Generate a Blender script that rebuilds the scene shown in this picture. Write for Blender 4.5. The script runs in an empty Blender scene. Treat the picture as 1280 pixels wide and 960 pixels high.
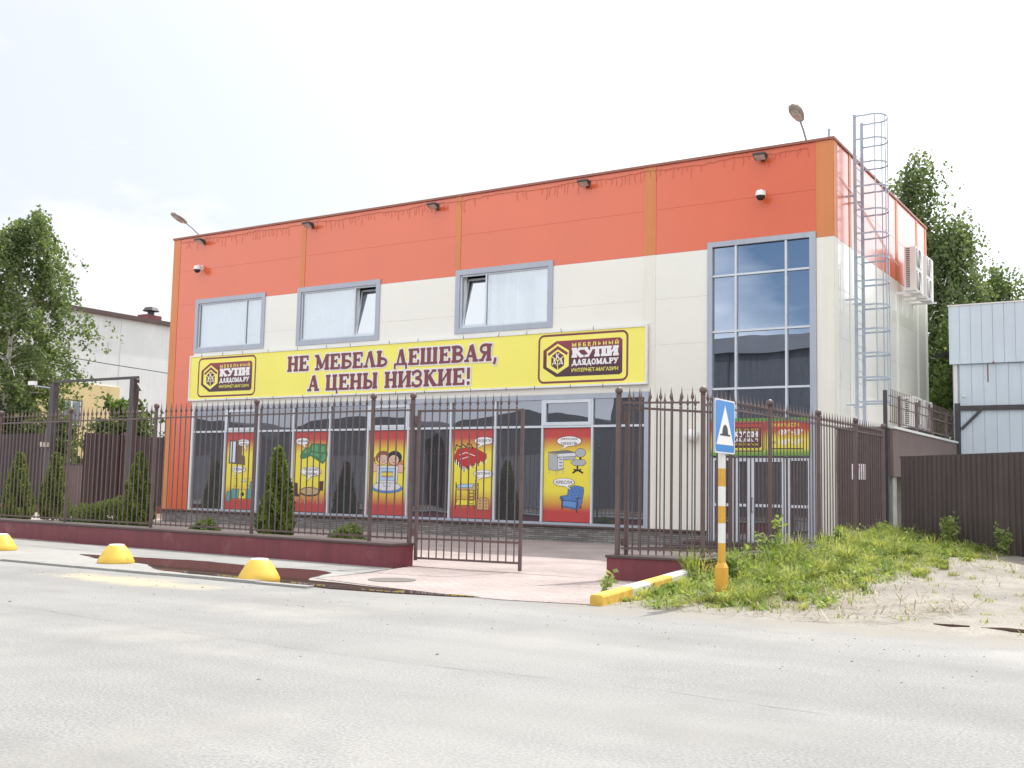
import bpy, math, random
import numpy as np
from mathutils import Vector, Matrix
sc = bpy.context.scene
COL = sc.collection
R = math.radians

# ------------------------------------------------------------------ camera
YAW, PITCH, ROLL = 0.567312, 0.0956715, 0.02056
cam_d = bpy.data.cameras.new('camera')
cam = bpy.data.objects.new('camera', cam_d); COL.objects.link(cam)
cam_d.sensor_width = 36.0; cam_d.lens = 38.22; cam_d.clip_end = 3000; cam_d.clip_start = 0.1
_f = Vector((-math.sin(YAW)*math.cos(PITCH), math.cos(YAW)*math.cos(PITCH), math.sin(PITCH)))
_r = Vector((math.cos(YAW), math.sin(YAW), 0)); _u = _r.cross(_f)
_r2 = _r*math.cos(ROLL) + _u*math.sin(ROLL); _u2 = _u*math.cos(ROLL) - _r*math.sin(ROLL)
cam.matrix_world = Matrix(((_r2.x, _u2.x, -_f.x, 7.3264), (_r2.y, _u2.y, -_f.y, -25.7652), (_r2.z, _u2.z, -_f.z, 1.4106), (0, 0, 0, 1)))
sc.camera = cam

# ------------------------------------------------------------------ sky, sun, exposure
SUN_EL, SUN_AZ = 58.0, 9.0          # azimuth measured from +Y towards +X
w = bpy.data.worlds.new('World'); sc.world = w; w.use_nodes = True
nt = w.node_tree; N = nt.nodes; L = nt.links
for n in list(N): N.remove(n)
def nd(tree, typ, **kw):
    n = tree.nodes.new(typ)
    for k, v in kw.items(): setattr(n, k, v)
    return n
def mth(tree, op, a, b=None, clamp=False):
    n = tree.nodes.new('ShaderNodeMath'); n.operation = op; n.use_clamp = clamp
    for i, v in enumerate((a, b)):
        if v is None: continue
        if isinstance(v, (int, float)): n.inputs[i].default_value = v
        else: tree.links.new(v, n.inputs[i])
    return n.outputs[0]
out = nd(nt, 'ShaderNodeOutputWorld'); bg = nd(nt, 'ShaderNodeBackground'); bg.inputs[1].default_value = 0.1
L.new(bg.outputs[0], out.inputs[0])
sky = nd(nt, 'ShaderNodeTexSky'); sky.sky_type = 'NISHITA'; sky.sun_disc = False
sky.sun_elevation = R(SUN_EL); sky.sun_rotation = R(SUN_AZ); sky.air_density = 1.0; sky.dust_density = 1.0; sky.ozone_density = 1.5
tc = nd(nt, 'ShaderNodeTexCoord'); sep = nd(nt, 'ShaderNodeSeparateXYZ'); L.new(tc.outputs['Generated'], sep.inputs[0])
zz = mth(nt, 'MAXIMUM', sep.outputs[2], 0.0); den = mth(nt, 'ADD', zz, 0.22)
cx = mth(nt, 'DIVIDE', sep.outputs[0], den); cy = mth(nt, 'DIVIDE', sep.outputs[1], den)
cmb = nd(nt, 'ShaderNodeCombineXYZ'); L.new(cx, cmb.inputs[0]); L.new(cy, cmb.inputs[1])
ns = nd(nt, 'ShaderNodeTexNoise'); ns.inputs['Scale'].default_value = 1.15; ns.inputs['Detail'].default_value = 7; ns.inputs['Roughness'].default_value = 0.55
L.new(cmb.outputs[0], ns.inputs['Vector'])
bias = mth(nt, 'MULTIPLY', sep.outputs[1], -0.16)         # thicker cloud on the side away from the sun
hole = nd(nt, 'ShaderNodeVectorMath'); hole.operation = 'DOT_PRODUCT'; L.new(tc.outputs['Generated'], hole.inputs[0]); hole.inputs[1].default_value = Vector((-0.27, -0.93, 0.24)).normalized()
hol = mth(nt, 'MULTIPLY', mth(nt, 'POWER', mth(nt, 'MAXIMUM', hole.outputs['Value'], 0.0), 60.0), -0.40)      # a clear patch away from the sun
cov = mth(nt, 'ADD', mth(nt, 'ADD', ns.outputs[0], bias), mth(nt, 'ADD', hol, 0.09))
mr = nd(nt, 'ShaderNodeMapRange'); mr.inputs['From Min'].default_value = 0.33; mr.inputs['From Max'].default_value = 0.60
L.new(cov, mr.inputs['Value'])
dotn = nd(nt, 'ShaderNodeVectorMath'); dotn.operation = 'DOT_PRODUCT'; L.new(tc.outputs['Generated'], dotn.inputs[0])
dotn.inputs[1].default_value = (math.sin(R(SUN_AZ))*math.cos(R(SUN_EL)), math.cos(R(SUN_AZ))*math.cos(R(SUN_EL)), math.sin(R(SUN_EL)))
glow = mth(nt, 'MULTIPLY', mth(nt, 'POWER', mth(nt, 'MAXIMUM', dotn.outputs['Value'], 0.0), 5.0), 14.0)
near = nd(nt, 'ShaderNodeVectorMath'); near.operation = 'DOT_PRODUCT'; L.new(tc.outputs['Generated'], near.inputs[0]); near.inputs[1].default_value = Vector((0.24, 0.90, 0.36)).normalized()
halo = mth(nt, 'MULTIPLY', mth(nt, 'POWER', mth(nt, 'MAXIMUM', near.outputs['Value'], 0.0), 7.0), 9.0)      # the bright veil of cloud below the sun
back = mth(nt, 'MULTIPLY', mth(nt, 'MAXIMUM', mth(nt, 'MULTIPLY', sep.outputs[1], -1.0), 0.0), 7.0)
cl = mth(nt, 'ADD', mth(nt, 'ADD', glow, halo), mth(nt, 'ADD', back, 7.0))
ccol = nd(nt, 'ShaderNodeVectorMath'); ccol.operation = 'SCALE'; ccol.inputs[0].default_value = (0.965, 0.985, 1.0); L.new(cl, ccol.inputs['Scale'])
mx = nd(nt, 'ShaderNodeMix'); mx.data_type = 'RGBA'
mk_ = mth(nt, 'MAXIMUM', mr.outputs[0], mth(nt, 'MULTIPLY', mth(nt, 'MULTIPLY', sep.outputs[1], 3.0, True), 0.76)); L.new(mk_, mx.inputs[0]); L.new(sky.outputs[0], mx.inputs[6]); L.new(ccol.outputs[0], mx.inputs[7])
L.new(mx.outputs[2], bg.inputs[0])

sun_d = bpy.data.lights.new('sun', 'SUN'); sun_d.energy = 3.1; sun_d.angle = R(0.55); sun_d.color = (1.0, 0.95, 0.87)
sun = bpy.data.objects.new('sun', sun_d); COL.objects.link(sun); sun.location = (0, 30, 60)
sdir = Vector((math.sin(R(SUN_AZ))*math.cos(R(SUN_EL)), math.cos(R(SUN_AZ))*math.cos(R(SUN_EL)), math.sin(R(SUN_EL))))
sun.rotation_euler = sdir.to_track_quat('Z', 'Y').to_euler()
vs = sc.view_settings; vs.view_transform = 'Standard'; vs.look = 'None'; vs.gamma = 1.0; vs.exposure = 0.58
try: vs.use_curve_mapping = False
except Exception: pass
try:
    sc.cycles.max_bounces = 8; sc.cycles.transparent_max_bounces = 12; sc.cycles.caustics_reflective = False; sc.cycles.caustics_refractive = False
except Exception: pass

# ------------------------------------------------------------------ materials
def newmat(name):
    m = bpy.data.materials.new(name); m.use_nodes = True
    b = m.node_tree.nodes.get('Principled BSDF')
    return m, m.node_tree, b
def pbr(name, col, rough=0.5, var=0.12, scale=1.5, bump=0.0, bscale=60.0, spec=0.5, metal=0.0, coat=0.0, coatr=0.1, streak=0.0, speck=0.0, sscale=120.0, tint=None):
    m, t, b = newmat(name)
    g = nd(t, 'ShaderNodeNewGeometry')
    n1 = nd(t, 'ShaderNodeTexNoise'); n1.inputs['Scale'].default_value = scale; n1.inputs['Detail'].default_value = 6; n1.inputs['Roughness'].default_value = 0.6
    t.links.new(g.outputs['Position'], n1.inputs['Vector'])
    r = nd(t, 'ShaderNodeMapRange'); r.inputs['From Min'].default_value = 0.3; r.inputs['From Max'].default_value = 0.7
    r.inputs['To Min'].default_value = 1-var; r.inputs['To Max'].default_value = 1+var
    t.links.new(n1.outputs[0], r.inputs['Value'])
    fac = r.outputs[0]
    if streak:
        mp = nd(t, 'ShaderNodeMapping'); mp.inputs['Scale'].default_value = (6, 6, 0.35); t.links.new(g.outputs['Position'], mp.inputs[0])
        n2 = nd(t, 'ShaderNodeTexNoise'); n2.inputs['Scale'].default_value = 1.0; n2.inputs['Detail'].default_value = 5; t.links.new(mp.outputs[0], n2.inputs['Vector'])
        r2 = nd(t, 'ShaderNodeMapRange'); r2.inputs['From Min'].default_value = 0.35; r2.inputs['From Max'].default_value = 0.65
        r2.inputs['To Min'].default_value = 1-streak; r2.inputs['To Max'].default_value = 1.0; t.links.new(n2.outputs[0], r2.inputs['Value'])
        fac = mth(t, 'MULTIPLY', fac, r2.outputs[0])
    if speck:
        n3 = nd(t, 'ShaderNodeTexNoise'); n3.inputs['Scale'].default_value = sscale; n3.inputs['Detail'].default_value = 2; t.links.new(g.outputs['Position'], n3.inputs['Vector'])
        r3 = nd(t, 'ShaderNodeMapRange'); r3.inputs['From Min'].default_value = 0.3; r3.inputs['From Max'].default_value = 0.7
        r3.inputs['To Min'].default_value = 1-speck; r3.inputs['To Max'].default_value = 1+speck; t.links.new(n3.outputs[0], r3.inputs['Value'])
        fac = mth(t, 'MULTIPLY', fac, r3.outputs[0])
    s = nd(t, 'ShaderNodeVectorMath'); s.operation = 'SCALE'; s.inputs[0].default_value = col; t.links.new(fac, s.inputs['Scale'])
    src = s.outputs[0]
    if tint:
        n4 = nd(t, 'ShaderNodeTexNoise'); n4.inputs['Scale'].default_value = tint[1]; n4.inputs['Detail'].default_value = 4; t.links.new(g.outputs['Position'], n4.inputs['Vector'])
        r4 = nd(t, 'ShaderNodeMapRange'); r4.inputs['From Min'].default_value = tint[2]; r4.inputs['From Max'].default_value = tint[3]; t.links.new(n4.outputs[0], r4.inputs['Value'])
        mm = nd(t, 'ShaderNodeMix'); mm.data_type = 'RGBA'; t.links.new(r4.outputs[0], mm.inputs[0]); t.links.new(src, mm.inputs[6]); mm.inputs[7].default_value = (*tint[0], 1)
        src = mm.outputs[2]
    t.links.new(src, b.inputs['Base Color'])
    b.inputs['Roughness'].default_value = rough; b.inputs['Metallic'].default_value = metal
    b.inputs['Specular IOR Level'].default_value = spec
    if coat: b.inputs['Coat Weight'].default_value = coat; b.inputs['Coat Roughness'].default_value = coatr
    if bump:
        n5 = nd(t, 'ShaderNodeTexNoise'); n5.inputs['Scale'].default_value = bscale; n5.inputs['Detail'].default_value = 4; t.links.new(g.outputs['Position'], n5.inputs['Vector'])
        bp = nd(t, 'ShaderNodeBump'); bp.inputs['Strength'].default_value = bump; bp.inputs['Distance'].default_value = 0.02
        t.links.new(n5.outputs[0], bp.inputs['Height']); t.links.new(bp.outputs[0], b.inputs['Normal'])
    return m
M = {}
M['orange'] = pbr('orange_panel_paint', (0.68, 0.115, 0.035), 0.4, 0.04, 0.5, 0.04, 2.0, coat=1.0, coatr=0.16)
M['orange2'] = pbr('orange_trim_paint', (0.64, 0.22, 0.07), 0.4, 0.05, 0.8, streak=0.08)
M['cream'] = pbr('cream_panel_paint', (0.755, 0.742, 0.685), 0.4, 0.035, 0.5, 0.04, 2.0, coat=1.0, coatr=0.16)
M['cream2'] = pbr('cream_trim_paint', (0.78, 0.76, 0.695), 0.4, 0.04, 0.8, streak=0.05)
M['coping'] = pbr('coping_paint', (0.30, 0.11, 0.075), 0.45, 0.1, 1.0)
M['frame'] = pbr('frame_paint', (0.40, 0.44, 0.52), 0.4, 0.05, 1.0, streak=0.08)
M['mullion'] = pbr('mullion_aluminium', (0.60, 0.65, 0.72), 0.35, 0.05, 1.0)
M['white'] = pbr('white_enamel', (0.80, 0.81, 0.82), 0.4, 0.05, 2.0, streak=0.05)
M['acwhite'] = pbr('unit_casing_paint', (0.74, 0.73, 0.72), 0.45, 0.04, 2.0, streak=0.08)
M['grille'] = pbr('grille_grey', (0.33, 0.34, 0.35), 0.5, 0.1, 3.0)
M['black'] = pbr('black_plastic', (0.02, 0.02, 0.022), 0.4, 0.1, 3.0)
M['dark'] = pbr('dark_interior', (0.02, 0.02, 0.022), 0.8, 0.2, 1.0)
M['blind'] = pbr('blind_fabric', (0.68, 0.72, 0.75), 0.8, 0.05, 3.0)
M['ledge'] = pbr('dark_brown_ledge', (0.10, 0.062, 0.058), 0.5, 0.15, 2.0)
M['fence'] = pbr('brown_fence_enamel', (0.125, 0.085, 0.085), 0.42, 0.15, 4.0, 0.1, 80)
M['redwall'] = pbr('maroon_wall_paint', (0.20, 0.045, 0.06), 0.55, 0.10, 1.4, 0.25, 120, streak=0.2, tint=((0.26, 0.12, 0.13), 2.2, 0.58, 0.8))
M['cope'] = pbr('brown_wall_coping', (0.085, 0.06, 0.06), 0.5, 0.2, 2.5, 0.1, 60)
M['sheet'] = pbr('brown_profiled_sheet', (0.085, 0.062, 0.06), 0.45, 0.12, 1.5, streak=0.25)
M['sheetdark'] = pbr('dark_profiled_sheet', (0.055, 0.040, 0.044), 0.5, 0.12, 1.5, streak=0.2)
M['retain'] = pbr('brown_cladding', (0.20, 0.145, 0.135), 0.55, 0.08, 2.0, streak=0.15)
M['concrete'] = pbr('concrete', (0.40, 0.39, 0.37), 0.85, 0.2, 2.0, 0.3, 60, speck=0.15)
M['shed'] = pbr('pale_blue_sheet', (0.58, 0.67, 0.77), 0.5, 0.05, 0.8, streak=0.05, tint=((0.42, 0.33, 0.26), 1.2, 0.70, 0.85))
M['darksteel'] = pbr('dark_steel', (0.055, 0.052, 0.058), 0.5, 0.2, 3.0)
M['galv'] = pbr('galvanised_paint', (0.36, 0.41, 0.49), 0.4, 0.08, 4.0)
M['yellow'] = pbr('yellow_block_paint', (0.76, 0.50, 0.075), 0.5, 0.12, 4.0, 0.15, 60, tint=((0.42, 0.27, 0.07), 7.0, 0.66, 0.8))
M['polyel'] = pbr('ochre_post_paint', (0.66, 0.36, 0.05), 0.45, 0.1, 4.0, tint=((0.36, 0.17, 0.05), 9.0, 0.68, 0.8))
M['poledge'] = pbr('white_post_paint', (0.78, 0.78, 0.77), 0.45, 0.06, 6.0)
M['kyel'] = pbr('yellow_kerb_paint', (0.70, 0.44, 0.07), 0.65, 0.2, 6.0, 0.3, 60, tint=((0.40, 0.36, 0.30), 9.0, 0.60, 0.75))
M['kwhite'] = pbr('white_kerb_paint', (0.66, 0.65, 0.62), 0.7, 0.15, 6.0, 0.3, 60, tint=((0.38, 0.36, 0.33), 9.0, 0.62, 0.75))
M['banner'] = pbr('yellow_banner_vinyl', (0.88, 0.81, 0.16), 0.45, 0.035, 0.7, 0.12, 2.0)
M['maroon'] = pbr('maroon_print', (0.20, 0.05, 0.07), 0.5, 0.04, 2.0)
M['letterwhite'] = pbr('white_print', (0.82, 0.80, 0.82), 0.5, 0.02, 2.0)
M['bluesign'] = pbr('blue_sign_film', (0.03, 0.22, 0.60), 0.35, 0.05, 3.0)
M['bark'] = pbr('grey_bark', (0.16, 0.13, 0.11), 0.9, 0.4, 6.0, 0.5, 30)
M['birchbark'] = pbr('birch_bark', (0.66, 0.64, 0.60), 0.8, 0.08, 3.0, 0.3, 30, tint=((0.04, 0.035, 0.03), 4.0, 0.56, 0.60))
M['whitewall'] = pbr('white_render', (0.74, 0.76, 0.78), 0.8, 0.05, 0.6, 0.2, 10, streak=0.06)
M['yellowwall'] = pbr('pale_yellow_render', (0.72, 0.58, 0.32), 0.8, 0.06, 0.6, streak=0.08)
M['whgrey'] = pbr('grey_warehouse_sheet', (0.10, 0.105, 0.115), 0.6, 0.15, 0.8, streak=0.25)
M['whroof'] = pbr('grey_roof_sheet', (0.19, 0.195, 0.21), 0.6, 0.12, 0.6)
M['lens'] = pbr('lamp_lens', (0.55, 0.50, 0.46), 0.2, 0.3, 6.0)
M['lamphead'] = pbr('lamp_housing', (0.36, 0.32, 0.30), 0.45, 0.15, 6.0)
M['rust'] = pbr('rusty_sheet', (0.22, 0.09, 0.06), 0.8, 0.3, 3.0)

def leafmat(name, c1, c2, trans=0.4):
    m, t, b = newmat(name)
    a = nd(t, 'ShaderNodeAttribute', attribute_name='rnd')
    g = nd(t, 'ShaderNodeNewGeometry')
    mm = nd(t, 'ShaderNodeMix'); mm.data_type = 'RGBA'
    t.links.new(a.outputs['Fac'], mm.inputs[0]); mm.inputs[6].default_value = (*c1, 1); mm.inputs[7].default_value = (*c2, 1)
    t.links.new(mm.outputs[2], b.inputs['Base Color']); b.inputs['Roughness'].default_value = 0.55; b.inputs['Specular IOR Level'].default_value = 0.35
    tr = nd(t, 'ShaderNodeBsdfTranslucent'); sc_ = nd(t, 'ShaderNodeVectorMath'); sc_.operation = 'MULTIPLY'; sc_.inputs[1].default_value = (1.3, 1.35, 0.6)
    t.links.new(mm.outputs[2], sc_.inputs[0]); t.links.new(sc_.outputs[0], tr.inputs[0])
    mix = nd(t, 'ShaderNodeMixShader'); mix.inputs[0].default_value = trans
    t.links.new(b.outputs[0], mix.inputs[1]); t.links.new(tr.outputs[0], mix.inputs[2])
    o = t.nodes.get('Material Output'); t.links.new(mix.outputs[0], o.inputs[0])
    return m
M['birchleaf'] = leafmat('birch_leaves', (0.07, 0.11, 0.055), (0.21, 0.26, 0.13), 0.5)
M['bushleaf'] = leafmat('shrub_leaves', (0.06, 0.10, 0.035), (0.16, 0.22, 0.07))
M['thuja'] = leafmat('thuja_foliage', (0.06, 0.11, 0.03), (0.24, 0.32, 0.075), 0.4)
M['grass'] = leafmat('grass_blades', (0.15, 0.21, 0.055), (0.46, 0.46, 0.19), 0.45)
M['weed'] = leafmat('weed_leaves', (0.13, 0.20, 0.06), (0.36, 0.43, 0.17), 0.45)
M['straw'] = leafmat('dry_straw', (0.18, 0.13, 0.09), (0.42, 0.35, 0.25), 0.2)

def glassmat(name, tint, refl, rough=0.0, transp=0.0, wav=0.0, body=(0.02, 0.022, 0.028)):
    m, t, b = newmat(name)
    t.nodes.remove(b)
    o = t.nodes.get('Material Output')
    gl = nd(t, 'ShaderNodeBsdfGlossy'); gl.inputs['Color'].default_value = (*tint, 1); gl.inputs['Roughness'].default_value = rough
    if transp:
        bd = nd(t, 'ShaderNodeBsdfTransparent'); bd.inputs[0].default_value = (*body, 1)
    else:
        bd = nd(t, 'ShaderNodeBsdfDiffuse'); bd.inputs[0].default_value = (*body, 1)
    fr = nd(t, 'ShaderNodeFresnel'); gb = nd(t, 'ShaderNodeNewGeometry'); t.links.new(mth(t, 'SUBTRACT', 1.5, mth(t, 'MULTIPLY', gb.outputs['Backfacing'], 1.5-1/1.5)), fr.inputs[0])
    ad = mth(t, 'ADD', mth(t, 'MULTIPLY', fr.outputs[0], 1.0 - refl), refl, True)
    if wav:
        g = nd(t, 'ShaderNodeNewGeometry'); n5 = nd(t, 'ShaderNodeTexNoise'); n5.inputs['Scale'].default_value = 0.9; n5.inputs['Detail'].default_value = 1
        t.links.new(g.outputs['Position'], n5.inputs['Vector'])
        bp = nd(t, 'ShaderNodeBump'); bp.inputs['Strength'].default_value = wav; bp.inputs['Distance'].default_value = 0.02
        t.links.new(n5.outputs[0], bp.inputs['Height']); t.links.new(bp.outputs[0], gl.inputs['Normal'])
    mix = nd(t, 'ShaderNodeMixShader'); t.links.new(ad, mix.inputs[0]); t.links.new(bd.outputs[0], mix.inputs[1]); t.links.new(gl.outputs[0], mix.inputs[2])
    t.links.new(mix.outputs[0], o.inputs[0])
    return m
M['shopglass'] = glassmat('tinted_shop_glass', (0.82, 0.87, 1.0), 0.17, wav=0.15, body=(0.055, 0.058, 0.066))
M['stairglass'] = glassmat('blue_tinted_glass', (0.74, 0.83, 1.0), 0.42, wav=0.10)
M['clearglass'] = glassmat('clear_window_glass', (0.95, 0.97, 1.0), 0.20, transp=1, body=(0.90, 0.94, 0.97), wav=0.05)
M['tiltglass'] = glassmat('tilted_window_glass', (0.95, 0.97, 1.0), 0.45, transp=1, body=(0.5, 0.55, 0.6))

def flat(name, c, rough=0.5):
    if name not in M: M[name] = pbr(name, c, rough, 0.03, 2.0)
    return M[name]
def zgrad(name, stops, z0, z1, rough=0.45):
    m, t, b = newmat(name)
    g = nd(t, 'ShaderNodeNewGeometry'); s = nd(t, 'ShaderNodeSeparateXYZ'); t.links.new(g.outputs['Position'], s.inputs[0])
    r = nd(t, 'ShaderNodeMapRange'); r.inputs['From Min'].default_value = z0; r.inputs['From Max'].default_value = z1; t.links.new(s.outputs[2], r.inputs['Value'])
    cr = nd(t, 'ShaderNodeValToRGB'); e = cr.color_ramp.elements
    while len(e) > 1: e.remove(e[-1])
    e[0].position = stops[0][0]; e[0].color = (*stops[0][1], 1)
    for p_, c_ in stops[1:]:
        k = e.new(p_); k.color = (*c_, 1)
    t.links.new(r.outputs[0], cr.inputs[0]); t.links.new(cr.outputs[0], b.inputs['Base Color']); b.inputs['Roughness'].default_value = rough
    return m
RED, YEL = (0.50, 0.06, 0.06), (0.80, 0.69, 0.07)
M['poster'] = zgrad('poster_print_red_yellow', [(0.0, RED), (0.12, RED), (0.33, YEL), (0.72, YEL), (0.90, RED), (1, RED)], 0.5, 3.1)
M['doorbanner'] = zgrad('door_banner_print', [(0.0, (0.10, 0.32, 0.05)), (0.10, (0.25, 0.45, 0.05)), (0.20, YEL), (0.42, YEL), (0.70, (0.60, 0.06, 0.03)), (0.9, RED), (0.93, (0.10, 0.32, 0.05)), (1.0, (0.10, 0.32, 0.05))], 2.33, 3.25)
M['logoplate'] = zgrad('logo_plate_print', [(0, (0.06, 0.03, 0.045)), (0.5, (0.12, 0.03, 0.05)), (1, (0.34, 0.05, 0.08))], 4.45, 5.6)
M['logoplate2'] = zgrad('door_logo_plate_print', [(0, (0.06, 0.02, 0.03)), (1, (0.22, 0.03, 0.05))], 2.5, 3.1)

def groundmat(name, col, var, scale, speck, sscale, bump, bscale, rough=0.9, tints=(), spec=0.3):
    m, t, b = newmat(name)
    g = nd(t, 'ShaderNodeNewGeometry')
    def noise(s, d=6, rr=0.6):
        n = nd(t, 'ShaderNodeTexNoise'); n.inputs['Scale'].default_value = s; n.inputs['Detail'].default_value = d; n.inputs['Roughness'].default_value = rr
        t.links.new(g.outputs['Position'], n.inputs['Vector']); return n.outputs[0]
    def rng(v, a, b_, c, d):
        r = nd(t, 'ShaderNodeMapRange'); r.inputs['From Min'].default_value = a; r.inputs['From Max'].default_value = b_; r.inputs['To Min'].default_value = c; r.inputs['To Max'].default_value = d
        t.links.new(v, r.inputs['Value']); return r.outputs[0]
    f = mth(t, 'MULTIPLY', rng(noise(scale), 0.3, 0.7, 1-var, 1+var), rng(noise(sscale, 2), 0.3, 0.7, 1-speck, 1+speck))
    f = mth(t, 'MULTIPLY', f, rng(noise(scale*7, 4), 0.3, 0.7, 1-var*0.5, 1+var*0.5))
    s = nd(t, 'ShaderNodeVectorMath'); s.operation = 'SCALE'; s.inputs[0].default_value = col; t.links.new(f, s.inputs['Scale'])
    src = s.outputs[0]
    for (c, sc_, lo, hi, amt) in tints:
        mm = nd(t, 'ShaderNodeMix'); mm.data_type = 'RGBA'; t.links.new(rng(noise(sc_, 5), lo, hi, 0, amt), mm.inputs[0]); t.links.new(src, mm.inputs[6]); mm.inputs[7].default_value = (*c, 1); src = mm.outputs[2]
    t.links.new(src, b.inputs['Base Color']); b.inputs['Roughness'].default_value = rough; b.inputs['Specular IOR Level'].default_value = spec
    bp = nd(t, 'ShaderNodeBump'); bp.inputs['Strength'].default_value = bump; bp.inputs['Distance'].default_value = 0.02
    t.links.new(noise(bscale, 5), bp.inputs['Height']); t.links.new(bp.outputs[0], b.inputs['Normal'])
    return m
M['road'] = groundmat('dusty_asphalt', (0.268, 0.265, 0.261), 0.10, 0.22, 0.26, 45, 0.35, 55, 0.85, tints=(((0.40, 0.385, 0.35), 0.35, 0.55, 0.75, 0.6), ((0.15, 0.145, 0.14), 26, 0.68, 0.74, 0.75), ((0.235, 0.23, 0.222), 0.55, 0.52, 0.68, 0.55), ((0.295, 0.29, 0.28), 0.22, 0.5, 0.62, 0.5)))
M['dirt'] = groundmat('sandy_dirt', (0.285, 0.265, 0.235), 0.16, 0.5, 0.25, 40, 0.8, 9, 0.95, tints=(((0.20, 0.185, 0.16), 0.9, 0.50, 0.66, 0.6), ((0.26, 0.22, 0.17), 2.4, 0.56, 0.75, 0.6), ((0.14, 0.11, 0.09), 14, 0.68, 0.74, 0.8)))
M['sidewalk'] = groundmat('grey_concrete_paving', (0.315, 0.31, 0.30), 0.12, 0.5, 0.2, 60, 0.4, 40, 0.85, tints=(((0.26, 0.25, 0.24), 1.0, 0.58, 0.75, 0.6),))
M['sand'] = groundmat('washed_sand', (0.44, 0.37, 0.26), 0.10, 1.5, 0.2, 60, 0.6, 20, 0.95)
M['soil'] = groundmat('yard_soil', (0.20, 0.16, 0.12), 0.2, 1.0, 0.3, 40, 0.8, 10, 0.95)
def brickmat(name, c1, c2, mort, scale, bw, rh, rough, vertical=False, ms=0.02, bump=0.4):
    m, t, b = newmat(name)
    g = nd(t, 'ShaderNodeNewGeometry'); vec = g.outputs['Position']
    if vertical:
        s = nd(t, 'ShaderNodeSeparateXYZ'); c = nd(t, 'ShaderNodeCombineXYZ'); t.links.new(vec, s.inputs[0])
        t.links.new(mth(t, 'ADD', s.outputs[0], s.outputs[1]), c.inputs[0]); t.links.new(s.outputs[2], c.inputs[1]); vec = c.outputs[0]
    br = nd(t, 'ShaderNodeTexBrick'); br.inputs['Scale'].default_value = scale; br.inputs['Brick Width'].default_value = bw; br.inputs['Row Height'].default_value = rh
    br.inputs['Mortar Size'].default_value = ms; br.inputs['Color1'].default_value = (*c1, 1); br.inputs['Color2'].default_value = (*c2, 1); br.inputs['Mortar'].default_value = (*mort, 1)
    t.links.new(vec, br.inputs['Vector'])
    n = nd(t, 'ShaderNodeTexNoise'); n.inputs['Scale'].default_value = 0.8; n.inputs['Detail'].default_value = 6; t.links.new(g.outputs['Position'], n.inputs['Vector'])
    r = nd(t, 'ShaderNodeMapRange'); r.inputs['From Min'].default_value = 0.3; r.inputs['From Max'].default_value = 0.7; r.inputs['To Min'].default_value = 0.82; r.inputs['To Max'].default_value = 1.15; t.links.new(n.outputs[0], r.inputs['Value'])
    n2 = nd(t, 'ShaderNodeTexNoise'); n2.inputs['Scale'].default_value = 50; n2.inputs['Detail'].default_value = 3; t.links.new(g.outputs['Position'], n2.inputs['Vector'])
    r2 = nd(t, 'ShaderNodeMapRange'); r2.inputs['From Min'].default_value = 0.3; r2.inputs['From Max'].default_value = 0.7; r2.inputs['To Min'].default_value = 0.85; r2.inputs['To Max'].default_value = 1.15; t.links.new(n2.outputs[0], r2.inputs['Value'])
    s2 = nd(t, 'ShaderNodeVectorMath'); s2.operation = 'SCALE'; t.links.new(br.outputs[0], s2.inputs[0]); t.links.new(mth(t, 'MULTIPLY', r.outputs[0], r2.outputs[0]), s2.inputs['Scale'])
    t.links.new(s2.outputs[0], b.inputs['Base Color']); b.inputs['Roughness'].default_value = rough
    bp = nd(t, 'ShaderNodeBump'); bp.inputs['Strength'].default_value = bump; bp.inputs['Distance'].default_value = 0.01
    hh = mth(t, 'SUBTRACT', n2.outputs[0], br.outputs['Fac']); t.links.new(hh, bp.inputs['Height']); t.links.new(bp.outputs[0], b.inputs['Normal'])
    return m
M['paving'] = brickmat('reddish_paving_blocks', (0.345, 0.285, 0.275), (0.395, 0.335, 0.325), (0.25, 0.20, 0.19), 1.0, 0.2, 0.1, 0.85, ms=0.006)
M['plinth'] = brickmat('grey_split_stone', (0.17, 0.16, 0.16), (0.30, 0.285, 0.28), (0.09, 0.085, 0.085), 1.0, 0.30, 0.055, 0.9, True, ms=0.006, bump=0.9)
def puddlemat():
    m, t, b = newmat('muddy_water')
    b.inputs['Base Color'].default_value = (0.075, 0.045, 0.035, 1); b.inputs['Roughness'].default_value = 0.02; b.inputs['IOR'].default_value = 1.33
    return m
M['water'] = puddlemat()

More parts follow.
